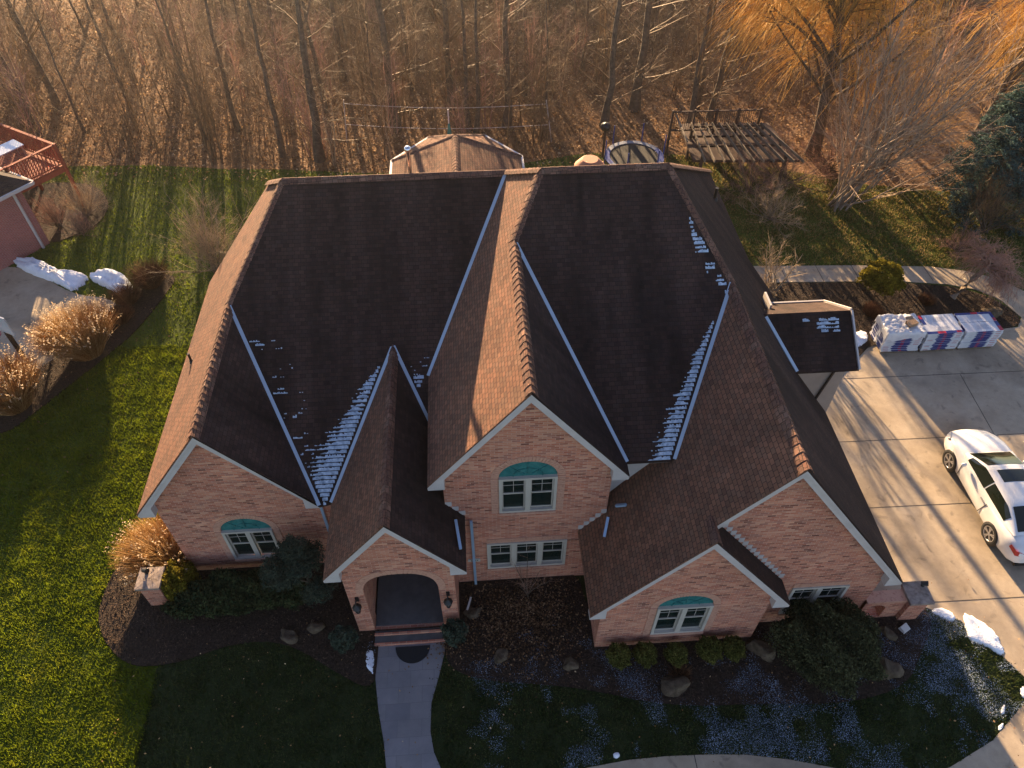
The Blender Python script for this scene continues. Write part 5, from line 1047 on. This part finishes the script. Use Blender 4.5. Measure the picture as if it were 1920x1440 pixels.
# crumpled plastic over the left stack
nx, ny = 46, 34; xs = np.linspace(-.80, .80, nx); ys = np.linspace(-.60, .60, ny); X, Y = np.meshgrid(xs, ys, indexing='ij'); q = np.stack([X.ravel(), Y.ravel()], 1) + 5
cr = (vnoise(q, .16, 21) - .5) * .16 + (vnoise(q, .07, 22) - .5) * .07; ox = np.maximum(np.abs(q[:, 0] - 5) - .71, 0); oy = np.maximum(np.abs(q[:, 1] - 5) - .52, 0)
Z = 1.035 + np.abs(cr) * (ox + oy < .001) - (ox + oy) * 3.4 + (vnoise(q, .2, 23) - .5) * .22 * ((ox + oy) > 0)
V = np.stack([q[:, 0] - 5 - np.sign(q[:, 0] - 5) * ox * .75, q[:, 1] - 5 - np.sign(q[:, 1] - 5) * oy * .75, Z], 1); idx = np.arange(nx * ny).reshape(nx, ny); F = np.stack([idx[:-1, :-1], idx[1:, :-1], idx[1:, 1:], idx[:-1, 1:]], -1).reshape(-1, 4)
M['plastic'] = noisy('plastic_film', [(.66, .67, .70), (.82, .82, .84)], 4, .25, spec=.6, trans=.25)
put(tag(np_mesh('plastic_sheet', V, F, M['plastic'], smooth=True), 'crumpled clear white plastic sheet draped over the left shingle stack', 'plastic sheet'), (15.70, 19.22, .02), R(-1.5))
t = empty('cardboard_box', (15.98, 19.12, 1.10), 'open brown cardboard box lying on the plastic sheet', 'box', None, .3); mb = MB(); mb.box((0, 0, .07), (.36, .26, .14)); mb.build('carton', M['card'], t); mb = MB(); mb.bar((-.18, -.13, .14), (-.3, -.05, .2), .2, .008); mb.bar((0, .13, .14), (.02, .26, .17), .3, .008, up=(0, 0, 1)); mb.build('flap', M['card'], t)
# ------------------------------------------------------------------ neighbour's house, deck and hoop
dF = Vector((-.62, -.785, 0)); dB = Vector((-.84, .543, 0)); K = Vector((-18.25, 27.75, 0)); nh = empty('neighbour_house', K, 'red brick neighbour house with dark hipped roof and white downspout at the left edge', 'house')
mb = MB(); P4 = [K, K + dF * 6.2, K + dF * 6.2 + dB * 8, K + dB * 8]
for i in range(4): a, b = P4[i], P4[(i + 1) % 4]; mb.face([a, a + Vector((0, 0, 3)), b + Vector((0, 0, 3)), b])
adopt(mb.build('wall', M['brick2']), nh)
M['shingle_n'] = shingle_mat('neighbour_shingles', (.75, .85, 1.0)); E0 = K - dF * .4 - dB * .4 + Vector((0, 0, 3)); mb = MB(); ap_ = E0 + dF * 3.5 + dB * 3.5 + Vector((0, 0, 2.3)); ap2 = ap_ + dB * 1.8
e1, e2, e3 = E0 + dF * 7, E0 + dF * 7 + dB * 8.8, E0 + dB * 8.8
mb.slab([E0, e1, ap_], .07); mb.slab([E0, ap_, ap2, e3], .07); mb.slab([e1, e2, ap2, ap_], .07); mb.slab([e2, e3, ap2], .07); adopt(mb.build('roof', M['shingle_n']), nh)
for a, b in ((E0, e1), (E0, e3)): mb = MB(); mb.bar(a + Vector((0, 0, -.06)), b + Vector((0, 0, -.06)), .13, .13); adopt(mb.build('gutter', M['white']), nh)
mb = MB(); a = K - dB * .06 + dF * .35; mb.bar(a + Vector((0, 0, 2.95)), a, .09, .08); adopt(mb.build('downspout', M['white']), nh)
mb = MB(); a = K - dB * .03 + dF * 2.3 + Vector((0, 0, .45)); mb.bar(a - dF * .12, a + dF * .12, .05, .12); adopt(mb.build('vent_box', M['white']), nh)
Cn = Vector((-17.55, 30.35, 0)); dk = empty('red_deck', Cn, 'raised red-stained wooden deck with railings behind the neighbour house', 'deck'); fz = 2.2
mb = MB(); a, b, c, d = Cn, Cn + dF * 4.4, Cn + dF * 4.4 + dB * 6.5, Cn + dB * 6.5; n = 34
for i in range(n): p = a.lerp(b, (i + .5) / n); mb.bar(p + Vector((0, 0, fz)), p + dB * 6.5 + Vector((0, 0, fz)), 4.4 / n - .012, .04)
adopt(mb.build('deck_floor', M['wood_r']), dk)
for (p, q, nb) in ((a, b, 34), (a, d, 46)):
    mb = MB(); z = Vector((0, 0, fz)); mb.bar(p + z + Vector((0, 0, 1.0)), q + z + Vector((0, 0, 1.0)), .12, .04); mb.bar(p + z + Vector((0, 0, .12)), q + z + Vector((0, 0, .12)), .05, .06); mb.bar(p + z - Vector((0, 0, .14)), q + z - Vector((0, 0, .14)), .05, .24)
    for i in range(nb): r_ = p.lerp(q, (i + .5) / nb) + z; mb.bar(r_ + Vector((0, 0, .1)), r_ + Vector((0, 0, .98)), .035, .035, up=(1, 0, 0))
    adopt(mb.build('railing', M['wood_r']), dk)
for p in (a, b, a.lerp(b, .5), a.lerp(d, .45), d): mb = MB(); mb.box((p.x, p.y, 1.62), (.12, .12, 3.24)); adopt(mb.build('post', M['wood_r']), dk)
tb = empty('patio_table', Cn + dF * 1.1 + dB * 2.0 + Vector((0, 0, fz + .02)), 'pale-topped patio table standing on the red deck', 'table', None, math.atan2(dF.y, dF.x)); mb = MB(); mb.box((0, 0, .7), (1.5, .8, .04)); mb.build('tabletop', M['lens'], tb)
for sx in (-1, 1):
    for sy in (-1, 1): mb = MB(); mb.box((sx * .65, sy * .33, .34), (.05, .05, .68)); mb.build('leg', M['rim'], tb)
hp = empty('basketball_hoop', (-16.25, 20.0, 0), 'portable basketball hoop on the neighbour driveway seen from behind', 'basketball hoop'); mb = MB(); mb.bar((0, 0, 0), (0, 0, 2.5), .13, .10, up=(1, 0, 0)); mb.build('pole', M['black'], hp); mb = MB(); mb.bar((-.04, 0, 2.3), (.30, -.55, 2.95), .05, .05); mb.bar((.06, 0, 2.0), (.40, -.55, 2.6), .05, .05); mb.build('arm', M['black'], hp)
hd = Vector((-.45, -.89, 0)).normalized(); bc = Vector((.40, -.62, 2.95)); sdv = Vector((hd.y, -hd.x, 0)); mb = MB(); mb.bar(bc - sdv * .58, bc + sdv * .58, .04, .78); mb.build('backboard', M['lens'], hp); mb = MB()
for i in range(16): q0, q1 = i * math.pi / 8, (i + 1) * math.pi / 8; cc = bc + hd * .32 - Vector((0, 0, .3)); mb.bar(cc + Vector((.23 * math.cos(q0), .23 * math.sin(q0), 0)), cc + Vector((.23 * math.cos(q1), .23 * math.sin(q1), 0)), .02, .02)
mb.build('rim', M['redp'], hp)
# ------------------------------------------------------------------ back yard things
tr = empty('trampoline', (8.0, 31.75, 0), 'round trampoline with blue pads and net poles behind the roof ridge', 'trampoline'); mb = MB(); N = 28; ro, ri, z = 1.42, 1.18, .8
M['bluepad'] = plain('blue_pad', (.02, .045, .22), .5); M['whitepad'] = plain('white_pad', (.15, .17, .22), .6)
for i in range(N):
    q0, q1 = 2 * math.pi * i / N, 2 * math.pi * (i + 1) / N; mb.slab([(ri * math.cos(q0), ri * math.sin(q0), z), (ro * math.cos(q0), ro * math.sin(q0), z), (ro * math.cos(q1), ro * math.sin(q1), z), (ri * math.cos(q1), ri * math.sin(q1), z)], .05, 0 if i in (12, 13, 14, 15, 0, 1, 27, 26) else 1)
mb.build('pad', [M['bluepad'], M['whitepad']], tr); mb = MB(); mb.face([(ri * math.cos(2 * math.pi * i / N), ri * math.sin(2 * math.pi * i / N), z - .03) for i in range(N)]); mb.build('jump_mat', M['dark'], tr)
for i in range(6):
    q = i * math.pi / 3 + .1; c_, s_ = math.cos(q) * 1.45, math.sin(q) * 1.45; mb = MB(); mb.tube([(c_, s_, 0), (c_, s_, 1.75)], .03, 6); mb.build('net_pole', M['bluepad'], tr)
pd = empty('garden_deck', (13.2, 35.2, 0), 'dark timber garden deck with a back railing and slatted pergola beams at the wood edge', 'deck'); bar = lambda nm, segs, wd, h, mat: [(lambda o: adopt(o, pd))((lambda m_: (m_.bar(a, b, wd, h), m_.build(nm, mat))[1])(MB())) for a, b in segs]
zr_, zs = 2.3, 1.75
mb = MB(); Aa, Bb = at(1262, 210, zr_), at(1428, 206, zr_); lo = Vector((0, 0, -.95)); mb.bar(Aa, Bb, .08, .06); mb.bar(Aa + lo, Bb + lo, .08, .06)
for i in range(42): p = Aa.lerp(Bb, (i + .5) / 42); mb.bar(p, p + lo, .02, .02, up=(1, 0, 0))
adopt(mb.build('railing', M['wood_d']), pd)
for f in (0, .25, .5, .75, 1): p = Aa.lerp(Bb, f); bar('post', [(Vector((p.x, p.y, 0)), p + Vector((0, 0, .08)))], .1, .1, M['wood_d'])
for i in range(11): bar('pergola_slat', [(at(1296 + 13 * i, 231, zs), at(1322 + 18.5 * i, 303, zs))], .045, .13, M['wood_g'])
bar('pergola_beam', [(at(1298, 256, zs - .1), at(1445, 254, zs - .1)), (at(1305, 274, zs - .1), at(1465, 272, zs - .1)), (at(1293, 238, zs - .1), at(1430, 235, zs - .1))], .06, .1, M['wood_d'])
for u, v in ((1298, 240), (1430, 238), (1318, 290), (1475, 290)): p = at(u, v, zs - .1); bar('post', [(Vector((p.x, p.y, 0)), p)], .12, .12, M['wood_d'])
mb = MB(); q = [at(1272, 232, 1.1), at(1300, 300, 1.1), at(1500, 300, 1.1), at(1440, 230, 1.1)]; mb.slab(q, .12); adopt(mb.build('platform', M['wood_d']), pd); bar('railing', [(at(1268, 216, 2.1), at(1289, 266, 2.1))], .07, .06, M['wood_g'])
nt = empty('volleyball_net', (-.9, 35, 0), 'low string net strung between two thin white poles at the wood edge', 'net'); pa, pb = Vector((-6.05, 35.3, 0)), Vector((4.35, 34.6, 0)); ta, tb_ = pa + Vector((.2, 0, 2.3)), pb + Vector((-.35, 0, 2.3))
for a, b in ((pa, ta), (pb, tb_)): mb = MB(); mb.tube([a, b], .025, 6); adopt(mb.build('net_pole', M['white']), nt)
for z in (1.0, 2.1):
    mb = MB(); a, b = pa.lerp(ta, z / 2.3), pb.lerp(tb_, z / 2.3); pts = [a.lerp(b, i / 12) - Vector((0, 0, .22 * math.sin(math.pi * i / 12))) for i in range(13)]; mb.tube(pts, .014, 5); adopt(mb.build('cord', M['white']), nt)
um = empty('patio_umbrella', (-.72, 31.2, 0), 'closed teal patio umbrella on a white pole behind the sunroom', 'umbrella'); mb = MB(); mb.tube([(0, 0, 0), (0, 0, 3.75)], .03, 8); mb.build('pole', M['white'], um); mb = MB(); mb.lathe((0, 0, 0), [(.14, 1.6), (.17, 1.9), (.10, 2.6), (.04, 3.1)], 8); mb.build('canopy', M['teal'], um)
ph_ = empty('garden_post', (6.75, 33.1, 0), 'dark post with a round black head beside the trampoline', 'post'); mb = MB(); mb.tube([(0, 0, 0), (0, 0, 1.5)], .06, 8); mb.build('shaft', M['wood_d'], ph_); mb = MB(); mb.lathe((0, 0, 1.4), [(.0, .0), (.2, .08), (.26, .22), (.2, .36), (.0, .42)], 12); mb.build('head', M['black'], ph_)
# ------------------------------------------------------------------ low-sun air
hz = MB(); hz.box((0, 33, 10), (190, 90, 22)); hm = bpy.data.materials.new('haze'); hm.use_nodes = True; hn = hm.node_tree.nodes; hn.remove(hn['Principled BSDF'])
pv_ = hn.new('ShaderNodeVolumePrincipled'); pv_.inputs['Density'].default_value = .0006; pv_.inputs['Anisotropy'].default_value = .9; pv_.inputs['Color'].default_value = (.95, .93, .9, 1)
hm.node_tree.links.new(pv_.outputs[0], hn['Material Output'].inputs['Volume']); ho = hz.build('haze', hm); ho['kind'] = 'stuff'; tag(ho, 'thin golden haze of the low sun over the wood', 'haze')
#@@NEXT
